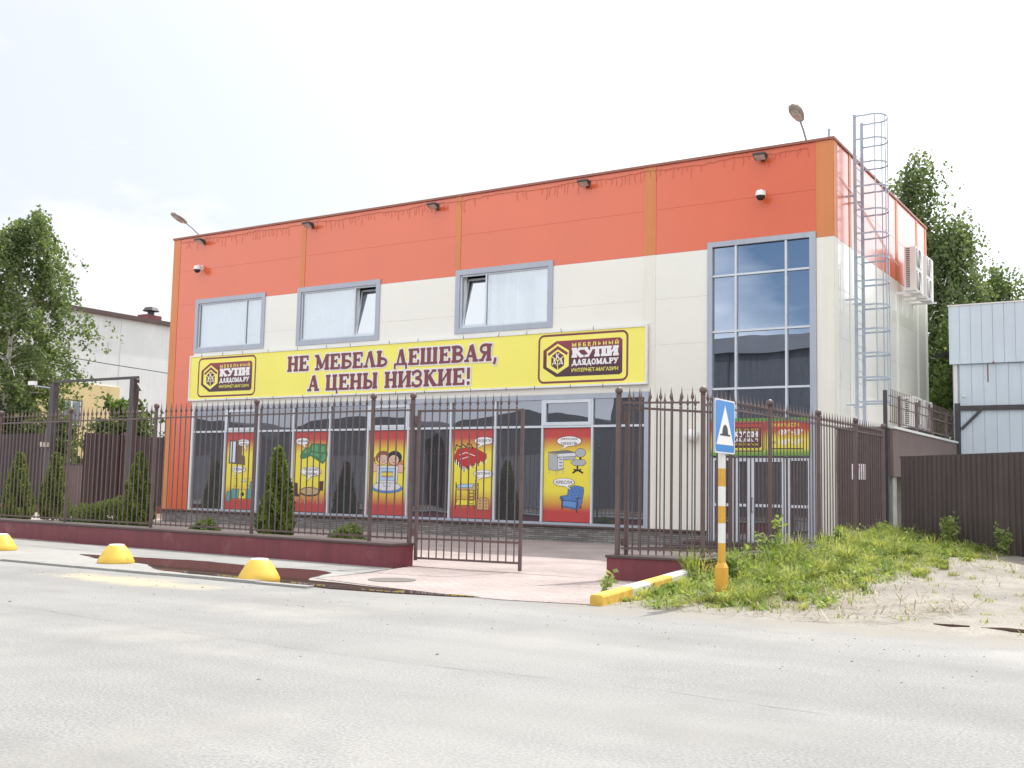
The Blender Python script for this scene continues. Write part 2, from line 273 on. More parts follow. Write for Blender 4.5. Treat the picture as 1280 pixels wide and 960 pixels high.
# ------------------------------------------------------------------ mesh helpers
ORG = {}
class MB:
    def __init__(s): s.v = []; s.f = []; s.m = []; s.mats = []; s.k = 0
    def mi(s, mat):
        if mat is None: return 0
        if mat not in s.mats: s.mats.append(mat)
        return s.mats.index(mat)
    def add(s, vs, fs, mat=None):
        o = len(s.v); s.v += [tuple(v) for v in vs]; i = s.mi(mat)
        for f in fs: s.f.append(tuple(o+a for a in f)); s.m.append(i)
        return s
    def box(s, x0, x1, y0, y1, z0, z1, mat=None):
        vs = [(x0, y0, z0), (x1, y0, z0), (x1, y1, z0), (x0, y1, z0), (x0, y0, z1), (x1, y0, z1), (x1, y1, z1), (x0, y1, z1)]
        return s.add(vs, [(0, 3, 2, 1), (4, 5, 6, 7), (0, 1, 5, 4), (1, 2, 6, 5), (2, 3, 7, 6), (3, 0, 4, 7)], mat)
    def bar(s, a, b, w_, h, mat=None, up=(0, 0, 1)):       # rectangular bar from a to b
        a = Vector(a); b = Vector(b); d = (b-a).normalized(); up = Vector(up)
        if abs(d.dot(up)) > 0.99: up = Vector((1, 0, 0))
        x = d.cross(up).normalized()*w_/2; y = x.cross(d).normalized()*h/2
        vs = [p+i*x+j*y for p in (a, b) for i, j in ((-1, -1), (1, -1), (1, 1), (-1, 1))]
        return s.add(vs, [(0, 1, 2, 3), (7, 6, 5, 4), (0, 4, 5, 1), (1, 5, 6, 2), (2, 6, 7, 3), (3, 7, 4, 0)], mat)
    def tube(s, pts, r, n=8, mat=None, cap=True):
        pts = [Vector(p) for p in pts]; rs = r if hasattr(r, '__len__') else [r]*len(pts)
        o = []; prev = None
        for i, p in enumerate(pts):
            d = (pts[min(i+1, len(pts)-1)]-pts[max(i-1, 0)])
            d = d.normalized() if d.length > 1e-9 else Vector((0, 0, 1))
            if prev is None: x = d.orthogonal().normalized()
            else:
                x = prev-d*prev.dot(d); x = x.normalized() if x.length > 1e-6 else d.orthogonal().normalized()
            prev = x; y = d.cross(x)
            for k in range(n):
                t = 2*math.pi*k/n; o.append(p+(x*math.cos(t)+y*math.sin(t))*rs[i])
        fs = []
        for i in range(len(pts)-1):
            for k in range(n): fs.append((i*n+k, i*n+(k+1) % n, (i+1)*n+(k+1) % n, (i+1)*n+k))
        if cap: fs += [tuple(range(n))[::-1], tuple((len(pts)-1)*n+k for k in range(n))]
        return s.add(o, fs, mat)
    def lathe(s, prof, c=(0, 0, 0), n=16, mat=None, ax='z', ph=0.0):
        o = []; c = Vector(c)
        for r_, h in prof:
            for k in range(n):
                t = 2*math.pi*k/n+ph; a, b = r_*math.cos(t), r_*math.sin(t)
                o.append(c+Vector((a, b, h) if ax == 'z' else (a, h, b) if ax == 'y' else (h, a, b)))
        fs = []
        for i in range(len(prof)-1):
            for k in range(n): fs.append((i*n+k, i*n+(k+1) % n, (i+1)*n+(k+1) % n, (i+1)*n+k))
        fs += [tuple(range(n))[::-1], tuple((len(prof)-1)*n+k for k in range(n))]
        return s.add(o, fs, mat)
    def sphere(s, c, r, n=12, mat=None, sz=1.0):
        return s.lathe([(max(r*math.sin(math.pi*i/8), 1e-4), -r*sz*math.cos(math.pi*i/8)) for i in range(9)], c, n, mat)
    # flat shapes in the XZ plane, each on its own layer (towards -Y)
    def poly(s, pts, y, mat=None, step=0.00015):
        s.k += 1; yy = y-s.k*step
        return s.add([(x, yy, z) for x, z in pts], [tuple(range(len(pts)))], mat)
    def ell(s, cx, cz, rx, rz, y, mat=None, n=28, a0=0, a1=360):
        return s.poly([(cx+rx*math.cos(R(a0+(a1-a0)*i/n)), cz+rz*math.sin(R(a0+(a1-a0)*i/n))) for i in range(n+(0 if a1-a0 == 360 else 1))], y, mat)
    def rib(s, pts, wd, y, mat=None, ext=0.0, closed=False):
        s.k += 1; yy = y-s.k*0.00015
        P = [Vector((p[0], p[1])) for p in pts]
        if ext and not closed:
            P[0] = P[0]+(P[0]-P[1]).normalized()*ext; P[-1] = P[-1]+(P[-1]-P[-2]).normalized()*ext
        n = len(P); A = []; B = []
        for i in range(n):
            p0 = P[(i-1) % n] if (closed or i > 0) else None; p1 = P[(i+1) % n] if (closed or i < n-1) else None
            ds = [d.normalized() for d in ((P[i]-p0) if p0 is not None else None, (p1-P[i]) if p1 is not None else None) if d is not None]
            nn = Vector((0, 0))
            for d in ds: nn += Vector((-d.y, d.x))
            nn = nn.normalized(); c = nn.dot(Vector((-ds[0].y, ds[0].x))); nn = nn*(wd/2/max(c, 0.45))
            A.append(P[i]+nn); B.append(P[i]-nn)
        o = [(a.x, yy, a.y) for a in A]+[(b.x, yy, b.y) for b in B]
        fs = [(i, (i+1) % n, n+(i+1) % n, n+i) for i in range(n if closed else n-1)]
        return s.add(o, fs, mat)
    def build(s, name, mat=None, parent=None, smooth=False, shift=None, bevel=0.0):
        me = bpy.data.meshes.new(name)
        org = Vector(shift) if shift is not None else (ORG.get(parent.name, Vector((0, 0, 0))) if parent else Vector((0, 0, 0)))
        me.from_pydata([tuple(Vector(v)-org) for v in s.v], [], s.f)
        ms = s.mats if s.mats else [mat]
        for m in ms: me.materials.append(m)
        if len(ms) > 1: me.polygons.foreach_set('material_index', s.m)
        if smooth:
            me.polygons.foreach_set('use_smooth', [True]*len(me.polygons))
            try: me.set_sharp_from_angle(angle=R(42))
            except Exception: pass
        me.update()
        o = bpy.data.objects.new(name, me); COL.objects.link(o)
        if parent: o.parent = parent; ORG[o.name] = org
        elif shift is not None: o.location = shift
        if bevel:
            b = o.modifiers.new('bevel', 'BEVEL'); b.width = bevel; b.segments = 2; b.limit_method = 'ANGLE'; b.angle_limit = R(40)
        return o
def tag(o, label=None, cat=None, group=None, kind=None):
    if label: o['label'] = label
    if cat: o['category'] = cat
    if group: o['group'] = group
    if kind: o['kind'] = kind
    return o
def thing(name, label, cat, loc=(0, 0, 0), rz=0.0, group=None):
    o = bpy.data.objects.new(name, None); COL.objects.link(o); o.location = loc; o.rotation_euler = (0, 0, rz)
    o.empty_display_size = 0.2
    ORG[o.name] = Vector(loc) if rz == 0 else Vector((0, 0, 0))
    return tag(o, label, cat, group)
def loc_thing(*a, **k):                  # parts given in the thing's own coordinates
    o = thing(*a, **k); ORG[o.name] = Vector((0, 0, 0)); return o
def copy_tree(o, parent=None):
    c = o.copy(); COL.objects.link(c)
    if parent: c.parent = parent
    for ch in list(o.children): copy_tree(ch, c)
    return c
def inst(src, name, parent, loc, rz=0.0):
    o = bpy.data.objects.new(name, src); COL.objects.link(o); o.parent = parent; o.location = loc; o.rotation_euler = (0, 0, rz); return o
def structure(o): o['kind'] = 'structure'; return o
def sheet(name, pts, z, mat):
    n = len(pts); mb = MB(); ar = sum(pts[i][0]*pts[(i+1) % n][1]-pts[(i+1) % n][0]*pts[i][1] for i in range(n))
    if ar < 0: pts = pts[::-1]
    mb.add([(x, y, z) for x, y in pts]+[(x, y, z-0.02) for x, y in pts], [tuple(range(n))]+[(i, i+n, (i+1) % n+n, (i+1) % n) for i in range(n)]); return structure(mb.build(name, mat))
def fsheet(name, pts, z, mat, amp=0.15, step=0.35, seed=1):      # outline roughened so that its edge is not a ruler line
    rnd = random.Random(seed); o = []
    for i in range(len(pts)):
        a = Vector(pts[i]); b = Vector(pts[(i+1) % len(pts)]); n = max(1, int((b-a).length/step))
        for k in range(n):
            p = a.lerp(b, k/n); o.append((p.x+rnd.uniform(-amp, amp), p.y+rnd.uniform(-amp, amp)))
    return sheet(name, o, z, mat)

# ------------------------------------------------------------------ lettering
_fc = {}
def font_text(mb, txt, x0, z0, x1, z1, y, mat, bold=0.0, shear=0.0, rot=0.0):
    key = (txt, bold, shear)
    if key not in _fc:
        cu = bpy.data.curves.new('lettering', 'FONT'); cu.body = txt; cu.offset = bold; cu.shear = shear; cu.resolution_u = 3; cu.align_x = 'LEFT'
        ob = bpy.data.objects.new('lettering', cu); COL.objects.link(ob)
        dg = bpy.context.evaluated_depsgraph_get(); me = ob.evaluated_get(dg).to_mesh()
        vs = [(v.co.x, v.co.y) for v in me.vertices]; fs = [tuple(p.vertices) for p in me.polygons]
        bpy.data.objects.remove(ob); bpy.data.curves.remove(cu); _fc[key] = (vs, fs)
    vs, fs = _fc[key]
    if not vs: return
    ax = min(v[0] for v in vs); bx = max(v[0] for v in vs); az = min(v[1] for v in vs); bz = max(v[1] for v in vs)
    mb.k += 1; yy = y-mb.k*0.00015
    c, s_ = math.cos(rot), math.sin(rot); mx_, mz_ = (x0+x1)/2, (z0+z1)/2
    o = []
    for a, b in vs:
        X = x0+(a-ax)/(bx-ax)*(x1-x0)-mx_; Z = z0+(b-az)/(bz-az)*(z1-z0)-mz_
        o.append((mx_+X*c-Z*s_, yy, mz_+X*s_+Z*c))
    mb.add(o, fs, mat)
def arc(cx, cz, rx, rz, a0, a1, n=10): return [(cx+rx*math.cos(R(a0+(a1-a0)*i/n)), cz+rz*math.sin(R(a0+(a1-a0)*i/n))) for i in range(n+1)]
T, t_ = 0.27, 0.145
def sl(x, z, w_=0.40): return ([(x-w_/2, z), (x+w_/2, z)], t_)
def st(x, a=0.0, b=1.0, w_=T): return ([(x, a), (x, b)], w_)
B_, T_ = t_/2, 1-t_/2
def bowl(x, z0, z1, r, w_=0.17): return ([(x, z1-t_/2)]+[(p[0], p[1]) for p in arc(x+r*0.35, (z0+z1)/2, r*0.65, (z1-z0-t_)/2, 90, -90, 12)]+[(x, z0+t_/2)], w_)
GL = {
 'Н': (0.98, [st(.2), st(.76), ([(.2, .5), (.76, .5)], t_), sl(.2, B_), sl(.2, T_), sl(.76, B_), sl(.76, T_)]),
 'Е': (0.88, [st(.22), ([(.02, T_), (.80, T_)], t_), ([(.02, B_), (.82, B_)], t_), ([(.22, .52), (.58, .52)], t_), ([(.76, .70), (.76, 1)], t_), ([(.78, 0), (.78, .32)], t_), ([(.57, .38), (.57, .66)], .09)]),
 'М': (1.24, [st(.2, w_=.13), st(1.02), ([(.16, .97), (.60, .12)], T), ([(.58, .12), (.98, .97)], .12), sl(.2, B_), sl(.13, T_, .3), sl(1.02, B_), sl(1.09, T_, .3)]),
 'Б': (0.92, [st(.22), ([(.02, T_), (.80, T_)], t_), ([(.77, .72), (.77, 1)], t_), bowl(.22, 0, .58, .60), sl(.16, B_, .3)]),
 'Л': (1.0, [([(.18, .05), (.46, .96)], .13), ([(.80, .03), (.50, 1)], T), sl(.18, B_, .36), sl(.80, B_)]),
 'Ь': (0.86, [st(.22), bowl(.22, 0, .58, .56), sl(.22, T_), sl(.16, B_, .3)]),
 'Д': (1.06, [([(.26, .08), (.50, .96)], .13), ([(.80, .06), (.54, 1)], T), ([(.02, B_+.03), (1.02, B_+.03)], .13), ([(.08, -.2), (.08, .1)], .13), ([(.96, -.2), (.96, .1)], .13)]),
 'Ш': (1.36, [st(.2), st(.66), st(1.12), ([(.02, B_), (1.30, B_)], t_), sl(.2, T_, .36), sl(.66, T_, .36), sl(1.12, T_, .36)]),
 'В': (0.90, [st(.22), bowl(.22, .46, 1, .52), bowl(.22, 0, .56, .58), sl(.15, B_, .28), sl(.15, T_, .28)]),
 'А': (1.0, [([(.18, .05), (.46, .96)], .13), ([(.80, .03), (.50, 1)], T), ([(.28, .34), (.68, .34)], t_), sl(.18, B_, .34), sl(.80, B_)]),
 'Я': (0.94, [st(.70), ([(.70, T_)]+arc(.44, .72, .30, .225, 90, 270, 12)+[(.70, .495)], .17), ([(.48, .5), (.22, .05)], .19), sl(.70, B_), sl(.78, T_, .28), sl(.18, B_, .32)]),
 'Ц': (1.02, [st(.2), st(.74), ([(.02, B_), (1.0, B_)], t_), sl(.2, T_, .38), sl(.74, T_, .38), ([(.94, -.22), (.94, .1)], .13)]),
 'Ы': (1.20, [st(.22), bowl(.22, 0, .58, .50), sl(.22, T_), sl(.16, B_, .3), st(.98), sl(.98, B_, .36), sl(.98, T_, .36)]),
 'И': (1.02, [st(.2), st(.80), ([(.22, .12), (.78, .88)], .12), sl(.2, B_), sl(.2, T_), sl(.80, B_), sl(.80, T_)]),
 'З': (0.80, [(arc(.36, .755, .27, .20, 160, -90, 12)+[(.25, .53)], .17), ([(.25, .53)]+arc(.36, .275, .32, .225, 90, -165, 12), .18), ([(.07, .70), (.07, .96)], t_), ([(.06, .04), (.06, .32)], t_)]),
 'К': (1.0, [st(.22), ([(.28, .48), (.74, .96)], .13), ([(.42, .60), (.82, .04)], T), sl(.22, B_), sl(.22, T_), sl(.76, T_, .34), sl(.84, B_, .32)]),
 'У': (0.96, [([(.16, .96), (.50, .42)], T), ([(.78, .96), (.40, .06)], .13), sl(.16, T_, .36), sl(.80, T_, .34), ([(.44, .1), (.14, .06)], .14)]),
 'П': (1.0, [st(.2), st(.78), ([(.02, T_), (.96, T_)], t_), sl(.2, B_), sl(.78, B_)]),
 'О': (0.96, [(arc(.46, .5, .35, .42, 0, 340, 18), .19, True)]),
 'Р': (0.88, [st(.22), bowl(.22, .40, 1, .56), sl(.22, B_), sl(.15, T_, .28)]),
 ',': (0.34, [([(.17, .18), (.17, .04), (.08, -.2)], .17)]),
 '.': (0.34, [([(.15, 0), (.15, .19)], .19)]),
 '!': (0.40, [([(.2, .34), (.2, 1)], .2), ([(.2, 0), (.2, .2)], .2)]),
 ' ': (0.45, []),
}
def slab_width(txt, gap=0.04): return sum(GL[c][0]+gap for c in txt)-gap
def slab_text(mb, txt, x0, x1, z0, h, y, mat, grow=0.0, gap=0.04, italic=0.0):
    k = (x1-x0)/slab_width(txt, gap); x = x0
    for c in txt:
        wd, strokes = GL[c]
        for s_ in strokes:
            pts = [(x+(p[0]+italic*p[1])*k, z0+p[1]*h) for p in s_[0]]
            sc_ = min(k, h) if abs(s_[0][0][0]-s_[0][-1][0]) > 0.01 or len(s_[0]) > 2 else k
            mb.rib(pts, s_[1]*sc_+2*grow, y, mat, ext=grow, closed=len(s_) > 2)
        x += (wd+gap)*k
def rrect(x0, x1, z0, z1, r, n=6):
    o = []
    for cx_, cz_, a in ((x1-r, z1-r, 0), (x0+r, z1-r, 90), (x0+r, z0+r, 180), (x1-r, z0+r, 270)):
        o += [(cx_+r*math.cos(R(a+90*i/n)), cz_+r*math.sin(R(a+90*i/n))) for i in range(n+1)]
    return o
def shop_logo(mb, x0, x1, z0, z1, y, plate, yel):
    W, H = x1-x0, z1-z0
    def P(u, v): return (x0+u*W, z0+v*H)
    mar, wh = M['maroon'], M['letterwhite']
    mb.rib(rrect(x0, x1, z0, z1, 0.12*H), 0.022*W, y, mar, closed=True)
    mb.poly([P(.2, .114), P(.92, .114), P(.947, .16), P(.947, .83), P(.92, .875), P(.2, .875), P(.05, .685), P(.05, .31)], y, plate)
    hx = lambda s_, c=0.5: [P(.22, c+.32*s_), P(.22-.129*s_, c+.165*s_), P(.22-.129*s_, c-.165*s_), P(.22, c-.32*s_), P(.22+.129*s_, c-.165*s_), P(.22+.129*s_, c+.165*s_)]
    mb.poly(hx(1.0), y, yel)
    mb.rib([P(.108, .59), P(.22, .735), P(.332, .59)], 0.03*W, y, mar)
    c = P(.22, .455); q = 0.60
    tp, tl, tr, bl, br_, bt = P(.22, .455+.20), P(.145, .455+.10), P(.295, .455+.10), P(.145, .455-.10), P(.295, .455-.10), P(.22, .455-.20)
    mb.poly([tp, tl, c, tr], y, plate); mb.poly([tl, bl, bt, c], y, plate); mb.poly([c, bt, br_, tr], y, plate)
    for a in (tl, tr, bt): mb.rib([c, a], 0.010*W, y, yel)
    slab_text(mb, 'К', P(.197, 0)[0], P(.243, 0)[0], P(0, .50)[1], .11*H, y, wh)
    slab_text(mb, 'Д', P(.155, 0)[0], P(.207, 0)[0], P(0, .385)[1], .12*H, y, wh)
    slab_text(mb, 'Д', P(.233, 0)[0], P(.285, 0)[0], P(0, .385)[1], .12*H, y, wh)
    font_text(mb, 'М Е Б Е Л Ь Н Ы Й', P(.385, 0)[0], P(0, .735)[1], P(.905, 0)[0], P(0, .835)[1], y, yel, bold=0.03)
    slab_text(mb, 'КУПИ', P(.385, 0)[0], P(.905, 0)[0], P(0, .515)[1], .185*H, y, wh, grow=0.006*W)
    slab_text(mb, 'ДЛЯДОМА.РУ', P(.385, 0)[0], P(.905, 0)[0], P(0, .345)[1], .115*H, y, wh, grow=0.002*W)
    font_text(mb, 'ИНТЕРНЕТ-МАГАЗИН', P(.385, 0)[0], P(0, .20)[1], P(.905, 0)[0], P(0, .28)[1], y, yel, bold=0.02)
exec_order = []
# ------------------------------------------------------------------ ground, road, paving
sheet('ground', [(-900, -700), (900, -700), (900, 900), (-900, 900)], -0.03, M['soil'])
sheet('road', [(-300, -33), (300, -33), (300, -13.3), (-300, -13.3)], 0.0, M['road'])
sheet('yard_paving', [(-46, -10.5), (0.75, -10.2), (0.98, 0.5), (-46, 3.0)], 0.007, M['paving'])
sheet('gateway_paving', [(-4.5, -10.45), (-4.05, -12.1), (-3.95, -13.4), (-2.6, -13.72), (-1.1, -13.99), (-0.24, -14.05), (0.95, -13.76), (0.75, -10.19)], 0.011, M['paving'])
sheet('sidewalk', [(-120, -10.0), (-4.6, -10.5), (-4.2, -12.1), (-4.02, -13.4), (-2.6, -13.74), (-1.6, -14.0), (-2.0, -14.2), (-3.0, -14.45), (-120, -14.45)], 0.0035, M['sidewalk'])
def dusty_road(m):
    t = m.node_tree; b = t.nodes.get('Principled BSDF'); src = b.inputs['Base Color'].links[0].from_socket
    g = nd(t, 'ShaderNodeNewGeometry'); sp_ = nd(t, 'ShaderNodeSeparateXYZ'); t.links.new(g.outputs['Position'], sp_.inputs[0])
    n = nd(t, 'ShaderNodeTexNoise'); n.inputs['Scale'].default_value = 1.6; n.inputs['Detail'].default_value = 7; n.inputs['Roughness'].default_value = 0.65; t.links.new(g.outputs['Position'], n.inputs['Vector'])
    nn = mth(t, 'MULTIPLY', mth(t, 'SUBTRACT', n.outputs[0], 0.5), 3.2)
    e1 = mth(t, 'MULTIPLY', mth(t, 'ADD', sp_.outputs[1], 14.55), 1.3); e1 = mth(t, 'ADD', mth(t, 'ADD', e1, nn), 0.1)
    e1 = mth(t, 'MULTIPLY', mth(t, 'MINIMUM', mth(t, 'MAXIMUM', e1, 0.0), 1.0), mth(t, 'MULTIPLY', sp_.outputs[0], 0.8, True))
    dx_ = mth(t, 'MULTIPLY', mth(t, 'ADD', sp_.outputs[0], 5.6), 0.55); dy_ = mth(t, 'MULTIPLY', mth(t, 'ADD', sp_.outputs[1], 15.5), 1.9)
    e2 = mth(t, 'SUBTRACT', 1.15, mth(t, 'ADD', mth(t, 'MULTIPLY', dx_, dx_), mth(t, 'MULTIPLY', dy_, dy_))); e2 = mth(t, 'MULTIPLY', mth(t, 'ADD', e2, nn), 0.9, True)
    src2 = src
    for e, c in ((e1, (0.30, 0.28, 0.25, 1)), (e2, (0.45, 0.39, 0.28, 1))):
        mm = nd(t, 'ShaderNodeMix'); mm.data_type = 'RGBA'; t.links.new(e, mm.inputs[0]); t.links.new(src2, mm.inputs[6]); mm.inputs[7].default_value = c; src2 = mm.outputs[2]
    mp = nd(t, 'ShaderNodeMapping'); mp.inputs['Scale'].default_value = (0.06, 0.9, 1); t.links.new(g.outputs['Position'], mp.inputs[0])
    n2 = nd(t, 'ShaderNodeTexNoise'); n2.inputs['Scale'].default_value = 1.0; n2.inputs['Detail'].default_value = 4; t.links.new(mp.outputs[0], n2.inputs['Vector'])
    r2 = nd(t, 'ShaderNodeMapRange'); r2.inputs['From Min'].default_value = 0.35; r2.inputs['From Max'].default_value = 0.65; r2.inputs['To Min'].default_value = 0.90; r2.inputs['To Max'].default_value = 1.05; t.links.new(n2.outputs[0], r2.inputs['Value'])
    s_ = nd(t, 'ShaderNodeVectorMath'); s_.operation = 'SCALE'; t.links.new(src2, s_.inputs[0]); t.links.new(r2.outputs[0], s_.inputs['Scale'])      # worn tracks along the road
    t.links.new(s_.outputs[0], b.inputs['Base Color'])
dusty_road(M['road'])
kb = MB(); rnd = random.Random(4); x = -60.0
while x < -3.2:
    ln = 1.0 if x > -30 else 2.0
    dy = rnd.uniform(-0.015, 0.015)
    kb.box(x+0.012, x+ln-0.012, -14.62+dy, -14.46+dy, -0.02, 0.035+rnd.uniform(-0.008, 0.006)); x += ln
structure(kb.build('kerb', M['sidewalk']))
pud = [(-10.6, -12.67), (-9.38, -12.43), (-7.81, -12.21), (-6.01, -12.44), (-5.03, -12.24), (-4.45, -12.5), (-4.12, -13.39), (-3.77, -13.72), (-2.95, -13.82), (-2.02, -13.93), (-1.16, -13.98), (-0.59, -14.01), (-0.97, -14.12), (-1.76, -14.34), (-2.71, -14.42), (-3.65, -14.42), (-4.67, -14.38), (-5.69, -14.2), (-6.89, -13.94), (-7.79, -13.37), (-8.4, -13.2), (-9.6, -13.04)]
fsheet('puddle', pud, 0.0155, M['water'], 0.035, 0.25, 8)
fsheet('puddle', [(5.25, -13.02), (5.5, -12.92), (5.9, -12.90), (6.4, -12.95), (5.9, -13.12), (5.5, -13.12)], 0.029, M['water'], 0.06, 0.2, 9)
fsheet('puddle', [(4.75, -13.0), (4.95, -12.94), (5.1, -12.97), (4.95, -13.04)], 0.029, M['water'], 0.03, 0.15, 10)
def sstep(x): x = min(1.0, max(0.0, x)); return x*x*(3-2*x)
def mound(x, y): return 0.016+0.32*sstep((y+12.9)/9.5)*(1-0.35*sstep((x-3.4)/2.5))+0.02*math.sin(x*3.1+y*1.7)*sstep((y+13.2)/2.0)
vb = MB(); nx, ny = 46, 70; X0, X1, Y0, Y1 = 0.92, 16.0, -13.72, 8.0
vs_ = []; rnd = random.Random(2)
for j in range(ny+1):
    for i in range(nx+1):
        xx = X0+(X1-X0)*(i/nx)**1.6; yy = Y0+(Y1-Y0)*j/ny
        vs_.append((xx, yy, mound(xx, yy)+(rnd.uniform(-.012, .012) if 0 < j < ny else -0.016)))
vb.add(vs_, [(j*(nx+1)+i, j*(nx+1)+i+1, (j+1)*(nx+1)+i+1, (j+1)*(nx+1)+i) for j in range(ny) for i in range(nx)])
structure(vb.build('dirt_verge', M['dirt'], smooth=True))

# ------------------------------------------------------------------ the shop building
W0, DP, ZT, ZB = -23.55, 10.4, 10.0, 7.61
bld = thing('shop_building', 'two storey orange and cream panel shop building with tall stairwell window', 'building', (-11.8, 5.2, 0))
OPEN = [(-22.26, -18.89, 5.87, 7.75), (-17.43, -13.98, 5.87, 7.77), (-11.12, -7.8, 5.88, 7.77), (-22.1, -4.85, 0.45, 4.0), (-3.22, -0.43, 0.05, 7.77)]
zc = sorted(set([0.45, 1.61, 2.81, 4.01, 5.21, 6.41, 7.61, 8.81, ZT]))
def clad(mb, horiz, a0, a1, opens, orange_left=None):
    zs = sorted(set(zc+[o[2] for o in opens]+[o[3] for o in opens])); zs = [z for z in zs if z >= 0.45]
    xs = sorted(set([a0, a1]+[o[0] for o in opens]+[o[1] for o in opens]+([orange_left] if orange_left else [])))
    for i in range(len(zs)-1):
        for j in range(len(xs)-1):
            x0, x1, z0, z1 = xs[j], xs[j+1], zs[i], zs[i+1]; xm, zm = (x0+x1)/2, (z0+z1)/2
            if any(o[0] < xm < o[1] and o[2] < zm < o[3] for o in opens): continue
            m = M['orange'] if (zm > ZB or (orange_left and xm < orange_left)) else M['cream']
            g0 = 0.005 if z0 in zc else 0; g1 = 0.005 if z1 in zc else 0
            if horiz:
                mb.box(x0, x1, 0.008, 0.12, z0, z1, m); mb.box(x0, x1, 0.0, 0.008, z0+g0, z1-g1, m)
            else:
                mb.box(-0.12, -0.008, x0, x1, z0, z1, m); mb.box(-0.008, 0.0, x0, x1, z0+g0, z1-g1, m)
mb = MB(); clad(mb, True, W0, 0.0, OPEN, -22.26); mb.build('front_wall', None, bld)
mb = MB(); clad(mb, False, 0.12, DP, []); mb.build('side_wall', None, bld)
mb = MB(); mb.box(W0, W0+0.12, 0.12, DP-0.12, 0.45, ZT, M['orange']); mb.build('side_wall', None, bld)
mb = MB(); mb.box(W0, -0.12, DP-0.12, DP, 0.45, ZT, M['cream']); mb.build('back_wall', None, bld)
mb = MB(); mb.box(W0+0.12, -0.12, 0.12, DP-0.12, 9.55, 9.68); mb.build('roof', M['whroof'], bld)
mb = MB()
mb.box(W0-0.04, 0.04, -0.05, 0.16, ZT+0.002, ZT+0.065); mb.box(-0.16, 0.04, 0.161, DP-0.161, ZT+0.002, ZT+0.065)
mb.box(W0-0.04, W0+0.16, 0.161, DP-0.161, ZT+0.002, ZT+0.065); mb.box(W0-0.04, 0.04, DP-0.16, DP+0.04, ZT+0.002, ZT+0.065)
mb.build('coping', M['coping'], bld)
for x0, x1, segs in ((W0, W0+0.35, ((0.45, ZT, 'orange2'),)), (-17.37, -17.17, ((7.775, ZT, 'orange2'),)), (-11.16, -10.98, ((7.775, ZT, 'orange2'),)),
                     (-5.03, -4.68, ((ZB, ZT, 'orange2'), (5.78, ZB, 'cream2'))), (-4.84, -4.68, ((0.45, 5.78, 'cream2'),)), (-0.42, 0.0, ((ZB, ZT, 'orange2'), (0.45, ZB, 'cream2')))):
    mb = MB()
    for z0, z1, m in segs: mb.box(x0, x1, -0.012, -0.0005, z0+0.002, z1-0.002, M[m])
    mb.build('pilaster', None, bld)
for y0, y1 in ((0.0, 0.30), (1.33, 1.52), (6.25, 6.50), (8.9, 9.1), (DP-0.25, DP)):
    mb = MB(); mb.box(0.0005, 0.012, y0, y1, ZB+0.002, ZT-0.002, M['orange2']); mb.box(0.0005, 0.012, y0, y1, 0.45, ZB-0.002, M['cream2']); mb.build('pilaster', None, bld)
mb = MB(); mb.box(W0+0.05, -3.24, 0.02, 0.3, -0.02, 0.40); mb.box(-0.42, -0.05, 0.02, 0.3, -0.02, 0.40); mb.box(-0.3, -0.05, 0.3, DP-0.1, -0.02, 0.40); mb.box(W0+0.05, W0+0.3, 0.3, DP-0.1, -0.02, 0.40); mb.box(W0+.3, -.3, DP-.3, DP-.1, -0.02, .40)
mb.build('plinth', M['plinth'], bld)
mb = MB(); mb.box(W0-0.02, -3.24, -0.05, 0.10, 0.402, 0.447); mb.box(-0.42, 0.05, -0.05, 0.10, 0.402, 0.447); mb.box(-0.1, 0.05, 0.101, DP+0.02, 0.402, 0.447)
mb.build('plinth_ledge', M['ledge'], bld)

